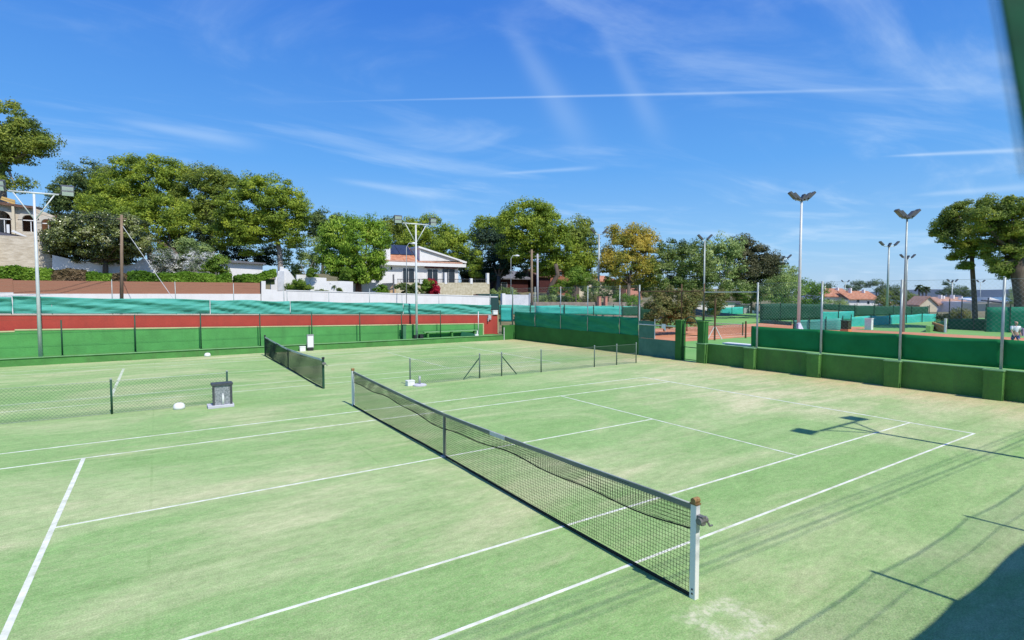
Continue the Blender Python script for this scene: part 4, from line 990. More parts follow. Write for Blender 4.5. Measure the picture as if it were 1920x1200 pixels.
# white shed
r = thing('shed', P(460, 515, 52), 'small white shed with a flat grey roof above the hedge', 'shed')
mb = MB(); a, b = P(428, 525, 52), P(493, 525, 52); mb.box(a[0], b[0], 52, 55, a[2], P(428, 492, 52)[2]); mb.build('wall', M_white, r)
mb = MB(); mb.slab([P(424, 491.5, 51.6), P(498, 496, 51.6), P(498, 493, 51.6), P(424, 487, 51.6)], (0, 4, 0.2)); mb.build('roof', M_greyr, r)

# ---------------- villa
YV = 62.0
o = P(790, 548, YV); root = thing('villa', o, 'white single-storey villa with solar panels and a white gable', 'villa', ground=True)
def VX(u, v=520): return float(P(u, v, YV)[0])
def VZ(v, u=780): return float(P(u, v, YV)[2])
wl, wr = VX(684), VX(864)
ze = float(P(780, 497, YV)[2])
mb = MB(); mb.box(wl, wr, YV+0.8, YV+9, 3.0, ze); mb.build('wall', M_white, root)
mb = MB(); mb.box(wl-0.4, VX(875), YV+0.15, YV+0.79, ze-0.1, ze+0.38); mb.build('eaves_band', M_whitep, root)
mb = MB(); mb.box(VX(800), VX(860), YV+0.3, YV+0.7, ze-0.34, ze-0.13); mb.build('awning_case', M_maroon, root)
YG = YV+0.5
mb = MB(); mb.slab([P(787, 489, YG), P(787, 464, YG), P(872, 489.5, YG)], (0, 7, 0)); mb.build('gable', M_white, root)
mb = MB(); mb.slab([P(785, 464.5, YG-0.2), P(785, 461, YG-0.2), P(876, 491, YG-0.2), P(874, 494, YG-0.2)], (0, 7.6, 0)); mb.build('gable_coping', M_whitep, root)
mb = MB(); mb.slab([P(790, 467.5, YG-0.22), P(790, 466, YG-0.22), P(862, 489, YG-0.22), P(862, 490.3, YG-0.22)], (0, 0.1, 0)); mb.build('painted_shadow_line', M_greyr, root)  # raised grey strip, a shadow line painted along the gable slope
mb = MB(); mb.slab([P(700, 488, YG), P(732, 488, YG), P(732, 463, YG), P(727, 463, YG), P(720, 472, YG), P(712, 473, YG), P(708, 480, YG)], (0, 5, 0)); mb.build('parapet', M_white, root)
A, B = P(712, 488.5, YV-0.7), P(873, 492.5, YV-0.7); rz = float(onY(760, 463, YV+4.2)[2])-0.55
mb = MB(); mb.slab([(A[0], YV+0.17, ze+0.385), (B[0], YV+0.17, ze+0.385), (B[0], YV+0.5, ze+0.55), (A[0], YV+0.5, ze+0.55)], (0, 0, 0.1)); mb.build('tile_verge', M_tile2, root)
c0, c1 = VX(732), VX(787)
mb = MB(); mb.slab([(c0, YV+0.5, ze+0.55), (c1, YV+0.5, ze+0.55), (c1, YV+4.2, rz+0.55), (c0, YV+4.2, rz+0.55)], (0, 0, 0.1)); rf = mb.build('roof', M_tile, root)
for k in range(2):
    for j in range(2):
        xa = c0+0.1+k*(c1-c0-0.2)/2; xb = xa+(c1-c0-0.2)/2-0.06; f0 = 0.34+0.33*j; f1 = f0+0.32
        pz = lambda f: ze+0.55+(rz+0.55-ze-0.55)*f+0.2
        mb = MB(); mb.slab([(xa, YV+0.5+3.7*f0, pz(f0)), (xb, YV+0.5+3.7*f0, pz(f0)), (xb, YV+0.5+3.7*f1, pz(f1)), (xa, YV+0.5+3.7*f1, pz(f1))], (0, 0, 0.05)); mb.build('solar_panel', M_slate, rf)
for u0, u1, v0 in ((755, 776, 503), (801, 820, 505), (829, 852, 504)):
    a, b = P(u0, v0, YV+0.8), P(u1, 540, YV+0.8)
    mb = MB(); mb.box(a[0]-0.1, b[0]+0.1, YV+0.70, YV+0.795, 4.2, a[2]+0.1); w_ = mb.build('window_frame', M_whitep, root)
    mb = MB(); mb.box(a[0], (a[0]+b[0])/2-0.04, YV+0.66, YV+0.698, 4.3, a[2]); mb.box((a[0]+b[0])/2+0.04, b[0], YV+0.66, YV+0.698, 4.3, a[2]); mb.build('glass', M_window, w_)
a, b = P(704, 515, YV+0.8), P(711, 529, YV+0.8); mb = MB(); mb.box(a[0], b[0], YV+0.7, YV+0.79, b[2], a[2]); mb.build('window', M_window, root)
a = P(734, 503, YV+0.7); mb = MB(); mb.box(a[0]-0.1, a[0]+0.1, YV+0.65, YV+0.79, a[2]-0.2, a[2]+0.2); mb.build('wall_lamp', M_dark, root)
# terrace of cream stone in front
YT = 55.0
root = thing('stone_terrace', P(850, 555, YT), 'cream crazy-stone terrace wall with white posts in front of the villa', 'terrace')
mb = MB(); mb.slab([P(740, 560, YT), P(918, 565, YT), P(918, 530, YT), P(742, 530, YT)], (0, 5, 0)); mb.build('wall', M_crazy, root)
for u, vt in ((790, 524), (836, 511), (884, 522), (915, 512), (742, 523)):
    a = P(u, 531, YT); t = P(u, vt, YT); mb = MB(); mb.box(a[0]-0.18, a[0]+0.18, YT-0.03, YT+0.33, a[2]-0.1, t[2]); mb.build('post', M_whitep, root)
mb = MB()
for i in range(60):
    u = 745+i*170/59; a = P(u, 530.5, YT+0.15); t = P(u, 523.5, YT+0.15); mb.tube([a, t], 0.025, 4)
a, b = P(744, 523.5, YT+0.15), P(916, 523.5, YT+0.15); mb.tube([a, b], 0.04, 5); mb.build('railing', M_dark, root)
mb = MB(); mb.slab([P(728, 553, YT-0.6), P(742, 553, YT-0.6), P(742, 535, YT-0.6)], (0, 1.2, 0)); mb.build('stair_flank', mat('orange_stone', (0.6, 0.4, 0.22)), root)
q = P(738, 535, YT-0.7); mb = MB(); mb.box(q[0]-0.08, q[0]+0.08, YT-0.75, YT-0.6, P(738, 553, YT)[2], P(738, 515, YT)[2]); mb.build('gate_post', M_greyr, root)

# driveway gate and white sign wall
r = thing('garage_gate', P(910, 575, 44), 'dark green sheet gate right of the white garden wall', 'gate')
mb = MB(); mb.slab([P(893, 580, 44), P(935, 580, 44), P(935, 551, 44), P(893, 551, 44)], (0, 0.1, 0)); mb.build('leaf', mat('dark_teal_sheet', (0.025, 0.07, 0.065), 0.6), r)
mb = MB(); a = P(889, 580, 43.9); mb.slab([P(888, 580, 43.9), P(897, 580, 43.9), P(897, 552, 43.9), P(888, 552, 43.9)], (0, 0.08, 0)); mb.build('wicket', M_maroon, r)
mb = MB(); mb.slab([P(919, 557.5, 43.95), P(933, 557.5, 43.95), P(933, 555.5, 43.95), P(919, 555.5, 43.95)], (0, 0.04, 0)); mb.build('name_strip', M_whitep, r)
r = thing('sign_wall', P(968, 575, 44), 'white wall with two piers and a blank-looking pale signboard', 'sign')
mb = MB(); mb.slab([P(940, 582, 44), P(998, 584, 44), P(998, 553, 44), P(940, 552, 44)], (0, 0.2, 0)); mb.build('board', mat('signboard_white', (0.7, 0.71, 0.74), 0.8, 0.14, 1.2), r)
for u in (943, 995):
    a = P(u, 580, 43.9); mb = MB(); mb.box(a[0]-0.22, a[0]+0.22, 43.7, 43.98, a[2]-0.3, P(u, 550, 43.9)[2]); mb.build('pier', M_whitep, r)
# brown dark-roofed house among the conifers
def simple_house(label, u0, u1, v_base, v_eave, v_ridge, Y, wallm, roofm, depth=9, over=0.4, wins=(), cat='house', ridge=None, name='house', grp=None):
    o = P((u0+u1)/2, v_base, Y); root = thing(name, o, label, cat, grp, ground=True)
    a, b = P(u0, v_base, Y), P(u1, v_base, Y); ze_ = P((u0+u1)/2, v_eave, Y)[2]; zr = P((u0+u1)/2, v_ridge, Y)[2]+0.3
    mb = MB(); mb.box(a[0], b[0], Y, Y+depth, min(a[2], b[2])-1, ze_); mb.build('wall', wallm, root)
    h = depth/2
    mb = MB(); x0_, x1_ = a[0]-over, b[0]+over
    mb.slab([(x0_, Y-over, ze_), (x1_, Y-over, ze_), (x1_, Y+h, zr), (x0_, Y+h, zr)], (0, 0, 0.18)); mb.slab([(x1_, Y+depth+over, ze_), (x0_, Y+depth+over, ze_), (x0_, Y+h+0.001, zr), (x1_, Y+h+0.001, zr)], (0, 0, 0.18))
    mb.build('roof', roofm, root)
    mb = MB(); mb.slab([(a[0]+0.02, Y+0.05, ze_), (a[0]+0.02, Y+h, zr-0.02), (a[0]+0.02, Y+depth-0.05, ze_)], (0.2, 0, 0)); mb.slab([(b[0]-0.22, Y+0.05, ze_), (b[0]-0.22, Y+h, zr-0.02), (b[0]-0.22, Y+depth-0.05, ze_)], (0.2, 0, 0)); mb.build('gable', wallm, root)
    for (wu0, wu1, wv0, wv1) in wins:
        p, q = P(wu0, wv0, Y), P(wu1, wv1, Y)
        mb = MB(); mb.box(p[0]-0.06, q[0]+0.06, Y-0.05, Y-0.004, q[2]-0.06, p[2]+0.06); w_ = mb.build('window_frame', M_whitep, root)
        mb = MB(); mb.box(p[0], q[0], Y-0.08, Y-0.052, q[2], p[2]); mb.build('pane', M_window, w_)
    return root
simple_house('dark timber house under the conifers left of the wooden poles', 928, 990, 548, 524, 511, 66, M_maroon, M_greyr, 8, 0.6, ((940, 950, 530, 545),))
simple_house('brown gabled house just right of the wooden poles', 1011, 1032, 545, 520, 508, 64, M_maroon, M_tile3, 7, 0.4)
simple_house('brick-red house behind the leaning pine trunk', 1030, 1068, 550, 508, 503, 70, M_brick, M_tile2, 7, 0.5, ((1049, 1053, 511, 516),))
simple_house('low red-tiled house left of the yellow tree', 1086, 1152, 556, 528, 520, 68, M_creamw, M_tile, 6, 0.5, ((1095, 1103, 533, 546), (1110, 1118, 533, 546)))
simple_house('pale pink house with a grey roof behind the creeper', 1174, 1204, 558, 536, 530, 66, M_pink, M_greyr, 6, 0.3)
simple_house('grey outbuilding left of the pale pink house', 1150, 1177, 560, 542, 530, 68, M_maroon, mat('beige_roof', (0.4, 0.36, 0.28)), 6, 0.3)
mb = MB(); mb.slab([P(1000, 590, 40), P(1230, 600, 40), P(1230, 567, 40), P(1000, 566, 40)], (0, 0.2, 0)); solo(mb, 'roadside_wall', mat('stone_grey_pink', (0.3, 0.24, 0.2), 0.9, 0.3, 2), 'long low grey-pink roadside wall behind the bright teal strip', 'wall')
for u, lb in ((1123, 'left'), (1135, 'right')):
    a = P(u, 572, 39.6); mb = MB(); mb.box(a[0]-0.18, a[0]+0.18, 39.4, 39.75, a[2]-0.6, P(u, 557, 39.6)[2]); mb.box(a[0]-0.22, a[0]+0.22, 39.36, 39.79, P(u, 557, 39.6)[2], P(u, 556, 39.6)[2])
    solo(mb, 'gate_pier', M_pink, f'pink gate pier behind the pale floodlight mast, the {lb} one of two', 'pier', 'pink gate piers')
# white hut past the gate
def hutd(label, u0, u1, vb, vt, d, m, roof=None, th=3.0):
    o = at((u0+u1)/2, vb, d); root = thing('hut', o, label, 'hut', ground=True)
    a, b, t = at(u0, vb, d), at(u1, vb, d), at((u0+u1)/2, vt, d)
    n_ = np.array([FWD[0], FWD[1], 0])*th
    mb = MB(); mb.slab([(a[0], a[1], a[2]-1), (b[0], b[1], b[2]-1), (b[0], b[1], t[2]), (a[0], a[1], t[2])], n_); mb.build('wall', m, root)
    mb = MB(); e = RGT*0.3; mb.slab([np.array([a[0], a[1], t[2]])-e-n_*0.1, np.array([b[0], b[1], t[2]])+e-n_*0.1, np.array([b[0], b[1], t[2]])+e+n_*1.1, np.array([a[0], a[1], t[2]])-e+n_*1.1], (0, 0, 0.2)); mb.build('roof', roof or M_greyr, root)
    return root
hutd('white hut with grey roof behind the small teal cloth fence', 1300, 1388, 592, 567, 100, M_white)
hutd('grey hut with two white posters past the gate', 1390, 1422, 592, 572, 98, M_conc)
for u in (1407.5, 1412.5):
    a, b = at(u-2, 588, 97.5), at(u+2, 574, 97.5); mb = MB(); mb.slab([at(u-2, 588, 97.5), at(u+2, 588, 97.5), at(u+2, 574, 97.5), at(u-2, 574, 97.5)], (0.05, 0.08, 0)); solo(mb, 'poster', M_whitep, 'white poster on the grey hut, '+('left' if u < 1410 else 'right')+' one', 'poster', 'white posters')
# distant houses to the right (towards the sea)
def far_house(label, u0, u1, vb, ve, vr, d, wallm, roofm, front_gable=False, chim=(), wins=(), grp='houses towards the sea', dp=10):
    o = at((u0+u1)/2, vb, d); root = thing('house', o, label, 'house', grp, ground=True)
    f2 = np.array([FWD[0], FWD[1], 0])/np.hypot(FWD[0], FWD[1])
    a, b = at(u0, vb, d), at(u1, vb, d); ze_ = at((u0+u1)/2, ve, d)[2]; zr = at((u0+u1)/2, vr, d)[2]
    A = np.array([a[0], a[1], min(a[2], b[2])-2]); B = np.array([b[0], b[1], min(a[2], b[2])-2])
    def up(p, z): return np.array([p[0], p[1], z])
    mb = MB(); mb.slab([A, B, up(B, ze_), up(A, ze_)], f2*dp); mb.build('wall', wallm, root)
    if front_gable:
        M0 = (A+B)/2
        mb = MB(); mb.slab([up(A, ze_), up(B, ze_), up(M0, zr)], f2*dp); mb.build('gable', wallm, root)
        mb = MB(); s = RGT*0.4; mb.slab([up(A, ze_-0.2)-s-f2*0.3, up(M0, zr)-f2*0.3, up(M0, zr+0.25)-f2*0.3, up(A, ze_+0.05)-s-f2*0.3], f2*(dp+.6)); mb.slab([up(M0, zr)-f2*0.3, up(B, ze_-0.2)+s-f2*0.3, up(B, ze_+0.05)+s-f2*0.3, up(M0, zr+0.25)-f2*0.3], f2*(dp+.6)); rf = mb.build('roof', roofm, root)
    else:
        e = RGT*0.4
        mb = MB(); mb.slab([up(A, ze_)-e-f2*0.5, up(B, ze_)+e-f2*0.5, up(B, zr)+e+f2*dp/2, up(A, zr)-e+f2*dp/2], (0, 0, 0.25)); rf = mb.build('roof', roofm, root)
    for u, v in chim:
        c = at(u, v, d+dp*0.35); mb = MB(); mb.box(c[0]-0.32, c[0]+0.32, c[1]-0.32, c[1]+0.32, c[2]-2, c[2]); mb.build('chimney', M_white, rf)
    for wu0, wu1, wv0, wv1 in wins:
        mb = MB(); mb.slab([at(wu0, wv1, d-0.05), at(wu1, wv1, d-0.05), at(wu1, wv0, d-0.05), at(wu0, wv0, d-0.05)], -f2*0.06); mb.build('window', M_window, root)
    return root
far_house('long white house with bright orange tiled roof, left part', 1543, 1596, 576, 557, 542, 150, M_white, M_tile, chim=((1570, 539), (1545, 536)), wins=((1550, 1555, 559, 564), (1580, 1584, 560, 565)))
far_house('long white house with bright orange tiled roof, right part', 1592, 1646, 578, 562, 547, 146, M_white, M_tile, chim=((1619, 543), (1594, 540)), wins=((1606, 1611, 562, 567), (1626, 1630, 565, 570)))
far_house('small cream house with a front gable right of the bushes', 1724, 1756, 592, 572, 557, 118, M_creamw, M_tile2, True, wins=((1738, 1741, 574, 579),), dp=4)
far_house('low house with a long faded orange roof near the slender pine', 1752, 1826, 594, 571, 559, 122, M_white, M_tile2, chim=((1763, 553), (1768, 555), (1786, 553), (1801, 556)), wins=((1788, 1792, 574, 580), (1803, 1808, 574, 580), (1815, 1821, 577, 588)))
far_house('white house with a single-pitch gable right of the slender pine', 1836, 1850, 592, 566, 562, 112, M_white, M_whitep)
r = far_house('white building with sloping white gable at the right', 1855, 1884, 592, 567, 565, 108, M_white, M_whitep)
mb = MB(); f2 = np.array([FWD[0], FWD[1], 0]); mb.slab([at(1855, 568, 107.8), at(1884, 568, 107.8), at(1884, 566, 107.8), at(1856, 557, 107.8)], f2*4); mb.build('gable', M_white, r)
far_house('small pale house behind the green cloth fence by the thick pine', 1886, 1905, 585, 570, 565, 100, M_creamw, M_greyr)
far_house('white distant house between bushes and the slim mast', 1655, 1680, 585, 570, 566, 160, M_white, M_tile2)

# ================================================================== TREES AND PLANTS
PN = dict(cat='tree')
gr1 = 'pines behind the street houses'
tree('pine_tree', 'tall pine cut by the left edge of the photo', 'tree', [(5,225,45,32),(48,250,32,22),(10,262,55,26),(72,272,30,18),(30,282,50,24),(88,268,14,12),(5,320,26,24),(28,345,24,15),(8,300,28,18)], 58, (-2, 500, 58), 0.5, L_pineb, 0.85, 62, 0.17, 2.2, M_barkp, group=gr1, mids=((2,430),(4,370),(0,300)))
tree('pine_tree', 'grey-green pine rising at the left behind the broad pine grove', 'tree', [(168,330,42,26),(150,372,45,34),(125,392,32,30),(112,376,16,14),(200,352,36,28),(138,352,26,22)], 104, (190, 500, 100), 0.4, L_pined, 1.1, 52, 0.24, 2.2, group=gr1)
tree('pine_tree', 'broad-topped pine at the left of the grove with a domed crown', 'tree', [(252,322,42,24),(300,325,48,26),(230,352,50,28),(335,335,30,30),(280,360,60,30),(250,380,60,28),(200,385,44,24),(175,402,26,20)], 95, (285, 505, 92), 0.5, L_pine, 1.05, 56, 0.23, 2.2, group=gr1)
tree('pine_tree', 'low bright pine bough mass in front of the domed pine', 'tree', [(200,392,46,22),(245,400,46,26),(310,395,46,26),(340,420,30,34),(300,425,46,28),(230,415,40,22),(325,455,28,26)], 84, (352, 508, 82), 0.42, L_pine, 0.95, 56, 0.21, 2.2, group=gr1)
tree('pine_tree', 'pine with a rounded dark crown right of the domed pine', 'tree', [(395,340,40,30),(370,330,24,20),(420,360,26,34),(375,372,44,30),(410,400,36,36),(360,395,30,28)], 93, (400, 505, 90), 0.45, L_pineb, 1.05, 55, 0.23, 2.2, group=gr1)
tree('pine_tree', 'large bright pine at the right end of the grove, crown hanging low', 'tree', [(500,358,48,28),(470,352,26,20),(545,370,26,26),(460,390,46,32),(520,400,50,34),(560,395,16,36),(490,430,50,30),(445,425,40,32),(540,440,30,26),(420,445,36,24),(465,462,30,18)], 80, (526, 505, 80), 0.4, L_pine, 0.9, 58, 0.2, 2.2, M_barkp, group=gr1, mids=((524,470),(515,430)))
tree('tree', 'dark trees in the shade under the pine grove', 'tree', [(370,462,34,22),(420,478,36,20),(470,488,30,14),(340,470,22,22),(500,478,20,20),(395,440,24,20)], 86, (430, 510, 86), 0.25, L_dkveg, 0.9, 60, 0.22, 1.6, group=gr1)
tree('tree', 'thin grey-green trees between the pine grove and the pepper tree', 'tree', [(560,470,26,26),(590,478,22,30),(548,500,22,22),(575,510,24,18),(608,450,14,20)], 84, (572, 530, 80), 0.16, L_euca, 0.75, 44, 0.2, 1.8, M_barkp, fill=0.8)
tree('pine_tree', 'small greyish pine above the pepper tree on its left', 'tree', [(612,408,28,20),(590,420,18,22),(640,420,20,18),(600,438,22,18)], 104, (605, 510, 98), 0.3, L_pined, 1.0, 48, 0.24, 2.2, group=gr1)
tree('magnolia_tree', 'round glossy dark-leaved magnolia behind the wooden pole', 'tree', [(185,428,70,24),(130,445,38,32),(240,440,40,34),(180,455,70,34),(115,468,24,20),(150,478,36,20),(215,478,44,18),(262,462,20,24),(100,450,14,18)], 54, (198, 512, 54), 0.28, L_magn, 0.5, 60, 0.15, 1.5, M_bark, flat=0.95, mids=((198,488),))
g2 = 'white flowering oleanders'
tree('oleander_shrub', 'white flowering oleander, left one behind the hedge', 'shrub', [(310,482,24,16),(330,494,22,14),(296,490,14,12)], 53, (312, 516, 53), 0.06, L_olean, 0.45, 60, 0.13, 1.3, group=g2, flat=0.9)
tree('oleander_shrub', 'white flowering oleander, right one next to the white shed', 'shrub', [(370,488,28,18),(395,492,20,14),(350,498,16,12)], 54, (372, 516, 54), 0.06, L_olean, 0.45, 60, 0.13, 1.3, group=g2, flat=0.9)
tree('shrub', 'green shrub between the oleander and the white shed', 'shrub', [(410,496,16,16),(395,504,16,10)], 52, (408, 516, 52), 0.06, L_shrub, 0.4, 60, 0.13, 1.4)
tree('shrub', 'pale dry shrub above the oleanders', 'shrub', [(352,462,20,14),(372,470,22,12)], 62, (360, 508, 62), 0.08, L_euca, 0.5, 55, 0.15, 1.4)
tree('pepper_tree', 'bright green drooping pepper tree left of the villa', 'tree', [(628,440,28,26),(655,432,34,20),(690,428,32,16),(708,448,20,28),(635,475,36,32),(680,465,44,34),(650,500,34,28),(690,502,34,26),(618,492,18,24),(670,522,26,14),(705,500,16,26)], 60, (672, 552, 60), 0.42, L_pepper, 0.7, 66, 0.14, 2.4, M_barkr, droop=0.8, flat=1.25, dj=1.0, mids=((672,530),))
tree('shrub', 'small bright round shrub beside the pepper tree trunk', 'shrub', [(652,518,12,10),(650,508,8,8)], 56, (652, 530, 56), 0.05, L_shrub, 0.35, 55, 0.11, 1.6)
gpz = 'pines behind the villa'
tree('pine_tree', 'dark-crowned pine behind the villa roof, left', 'tree', [(752,428,34,20),(735,450,28,24),(775,440,30,24),(745,470,34,20)], 108, (750, 520, 104), 0.35, L_pineb, 1.15, 52, 0.25, 2.2, group=gpz)
tree('pine_tree', 'pine with the highest crown behind the villa roof', 'tree', [(800,430,40,22),(790,455,42,24),(825,448,36,24),(770,470,30,18)], 104, (805, 520, 100), 0.35, L_pine, 1.15, 54, 0.25, 2.2, group=gpz)
tree('pine_tree', 'bright pine behind the villa gable, right', 'tree', [(855,448,32,20),(845,470,40,22),(878,470,24,26),(865,492,24,16),(825,478,20,16)], 98, (868, 525, 94), 0.3, L_pine, 1.05, 54, 0.24, 2.2, group=gpz)
tree('shrub', 'yellow-green slender tree at the right corner of the villa', 'tree', [(893,488,10,18),(891,508,12,14)], 81, (891, 530, 81), 0.1, L_pine, 0.5, 50, 0.17, 2.0)
tree('bush', 'dark bush at the right corner of the villa behind the terrace', 'shrub', [(880,518,10,12),(898,520,12,12),(872,510,8,10)], 88, (885, 545, 88), 0.05, L_dkveg, 0.6, 55, 0.2, 1.6, limbs=False)
tree('cedar_tree', 'very dark cedar right of the villa', 'tree', [(912,470,26,34),(930,500,30,28),(955,470,30,34),(945,440,24,26),(960,505,34,20),(905,510,20,22)], 84, (935, 555, 80), 0.4, L_cedar, 0.95, 60, 0.22, 1.8)
tree('pine_tree', 'pine with a small round head left of the big pine', 'tree', [(912,420,20,16),(925,440,28,22),(900,440,16,18),(945,432,22,24)], 90, (928, 540, 86), 0.3, L_pine, 0.95, 54, 0.22, 2.2)
tree('pine_tree', 'biggest pine in the middle with a leaning trunk', 'tree', [(985,398,38,20),(1015,405,34,22),(965,425,34,30),(1030,430,38,28),(1000,440,50,30),(1050,460,38,26),(970,470,38,26),(1015,480,48,24),(1065,490,40,18),(1035,502,40,16),(1090,492,24,14)], 78, (1026, 562, 74), 0.36, L_pine, 0.9, 60, 0.2, 2.2, mids=((1034,535),(1046,515),(1042,495)), limbs=False)
tree('pine_tree', 'pine leaning right beside the biggest pine', 'tree', [(1082,428,28,18),(1095,450,24,26),(1070,450,26,22),(1090,478,30,20),(1075,500,34,16),(1105,505,18,16)], 82, (1072, 560, 80), 0.32, L_pineb, 0.9, 58, 0.2, 2.2)
tree('plane_tree', 'autumn yellow plane tree in the middle', 'tree', [(1170,438,30,18),(1195,440,30,18),(1160,465,26,24),(1200,470,32,26),(1145,490,18,30),(1215,455,18,20),(1175,500,44,22),(1160,525,36,16),(1210,510,30,26)], 74, (1178, 570, 72), 0.3, L_yellow, 0.8, 58, 0.2, 1.4, flat=0.95)
gpo = 'grey-green broadleaf trees behind the clay court'
tree('poplar_tree', 'dark sparkling poplar right of the yellow tree', 'tree', [(1258,466,32,18),(1238,488,28,26),(1275,488,30,28),(1248,516,40,24),(1270,540,34,18),(1228,540,24,16)], 76, (1258, 570, 76), 0.26, L_poplar, 0.75, 58, 0.18, 1.4, group=gpo, flat=0.95)
tree('poplar_tree', 'poplar behind the two-lamp mast', 'tree', [(1300,490,26,30),(1290,520,34,24),(1310,468,14,16),(1322,528,28,18),(1305,548,30,14),(1325,500,14,26)], 78, (1300, 572, 78), 0.24, L_poplar, 0.75, 55, 0.18, 1.4, group=gpo, flat=0.95)
tree('eucalyptus_tree', 'pale loose eucalyptus right of the two-lamp mast', 'tree', [(1345,458,22,14),(1335,480,24,20),(1362,474,24,22),(1345,506,38,24),(1372,498,20,24),(1345,532,36,18),(1385,462,12,10)], 82, (1350, 575, 82), 0.24, L_euca, 0.8, 46, 0.2, 2.2, M_barkp, group=gpo, fill=0.85, droop=0.5, flat=1.1)
tree('pine_tree', 'dark brownish pine with bare boughs right of the eucalyptus', 'tree', [(1390,458,24,14),(1405,476,30,20),(1425,488,30,22),(1385,485,24,20),(1442,502,26,20),(1410,515,42,20),(1450,490,12,16),(1440,530,34,14),(1385,528,30,14)], 86, (1412, 575, 86), 0.35, leafmat('dusky_pine_needles', [(0.03,0.045,0.02),(0.10,0.11,0.05),(0.22,0.21,0.1)]), 0.9, 54, 0.2, 2.2, M_barkp)
gsh = 'small trees behind the dark cloth fence'
tree('tree', 'grey-green tree between the dark brownish pine and the tallest mast', 'tree', [(1470,512,20,18),(1460,535,24,20),(1485,530,18,16),(1450,550,20,14)], 96, (1468, 580, 96), 0.2, L_euca, 0.85, 54, 0.2, 1.6, group=gsh)
tree('tree', 'olive tree mass low behind the clay court, left of the small teal cloth', 'tree', [(1318,558,24,12),(1345,560,24,12),(1372,556,22,14),(1300,556,18,14)], 110, (1340, 582, 110), 0.2, L_brown, 0.9, 54, 0.22, 1.5, group=gsh)
tree('tree', 'dark green tree below the yellow tree', 'tree', [(1195,535,22,12),(1215,538,20,14),(1175,530,20,12)], 92, (1200, 568, 92), 0.2, L_pined, 0.8, 54, 0.2, 1.6, group=gsh)
tree('tree', 'olive-green small tree under the dark brownish pine', 'tree', [(1380,545,34,16),(1410,552,36,16),(1440,545,26,18)], 78, (1408, 580, 78), 0.14, L_poplar, 0.65, 54, 0.17, 1.4, group=gsh)
tree('tree', 'yellowish-green small tree left of the tallest mast', 'tree', [(1465,535,24,18),(1480,550,26,18),(1455,555,26,14),(1478,520,14,12)], 82, (1470, 582, 82), 0.14, L_euca, 0.7, 54, 0.18, 1.4, group=gsh)
tree('tree', 'green round tree right of the tallest mast', 'tree', [(1518,540,20,14),(1530,552,18,18),(1508,556,18,16),(1500,540,10,16)], 92, (1520, 582, 92), 0.15, L_hedge, 0.8, 54, 0.2, 1.4, group=gsh)
tree('creeper_shrub', 'brownish creeper-covered bushes behind the gate, left part', 'shrub', [(1225,556,20,14),(1250,552,26,14),(1270,562,22,18),(1235,576,30,16),(1262,582,26,14),(1240,592,34,12)], 46, (1245, 608, 46), 0.05, L_brown, 0.4, 44, 0.12, 1.5, M_barkr, fill=0.75)
tree('creeper_shrub', 'brownish bush behind the gate, right part', 'shrub', [(1290,558,18,16),(1284,578,20,16),(1302,550,12,12),(1290,592,20,12)], 47, (1288, 608, 47), 0.05, L_brown, 0.4, 44, 0.12, 1.5, M_barkr, fill=0.7)
tree('shrub', 'brown-green bush behind the brown braced post', 'shrub', [(1345,558,16,12),(1338,572,12,10)], 70, (1342, 588, 70), 0.08, L_brown, 0.5, 50, 0.14, 1.5, M_barkr)
gol = 'olive trees along the road'
tree('olive_tree', 'silvery olive tree right of the pale floodlight mast', 'tree', [(1140,545,14,12),(1132,552,12,8),(1150,552,10,10)], 73, (1140, 566, 73), 0.1, L_poplar, 0.55, 50, 0.13, 1.6, group=gol)
tree('olive_tree', 'grey-green olive tree left of the pale floodlight mast', 'tree', [(1105,535,18,14),(1112,550,14,12),(1092,528,14,12)], 73, (1106, 568, 73), 0.1, L_euca, 0.45, 50, 0.14, 1.6, group=gol)
tree('olive_tree', 'bright young tree before the brick-red house', 'tree', [(1052,538,14,12),(1062,545,12,10),(1042,545,12,10)], 73, (1052, 566, 73), 0.1, L_shrub, 0.4, 46, 0.13, 1.6, group=gol)
tree('shrub', 'green climber on the roof edge left of the pale mast', 'shrub', [(1085,515,22,10),(1070,522,14,10)], 66, (1080, 566, 66), 0.1, L_shrub, 0.5, 50, 0.15, 1.6)
for u0, u1, lb, lf in ((1003, 1045, 'mixed low bushes behind the roadside wall, left', L_euca), (1048, 1090, 'mixed low bushes behind the roadside wall, middle', L_shrub), (1092, 1122, 'yellowish low bush next to the pink piers', L_brown), (1150, 1200, 'clipped dark hedge below the pink house', L_hedge), (922, 965, 'yellow-green bushes above the dark green gate', L_euca)):
    tree('bush', lb, 'shrub', [(u0+(u1-u0)*k/3+(u1-u0)/6, 562 if u0 != 1150 else 559, (u1-u0)/5, 8) for k in range(3)] if u0 != 922 else [(u0+(u1-u0)*k/3+(u1-u0)/6, 548, (u1-u0)/5, 7) for k in range(3)], 71, ((u0+u1)/2, 576, 71), 0.05, lf, 0.42, 48, 0.13, 1.5, group='bushes along the road', limbs=False)
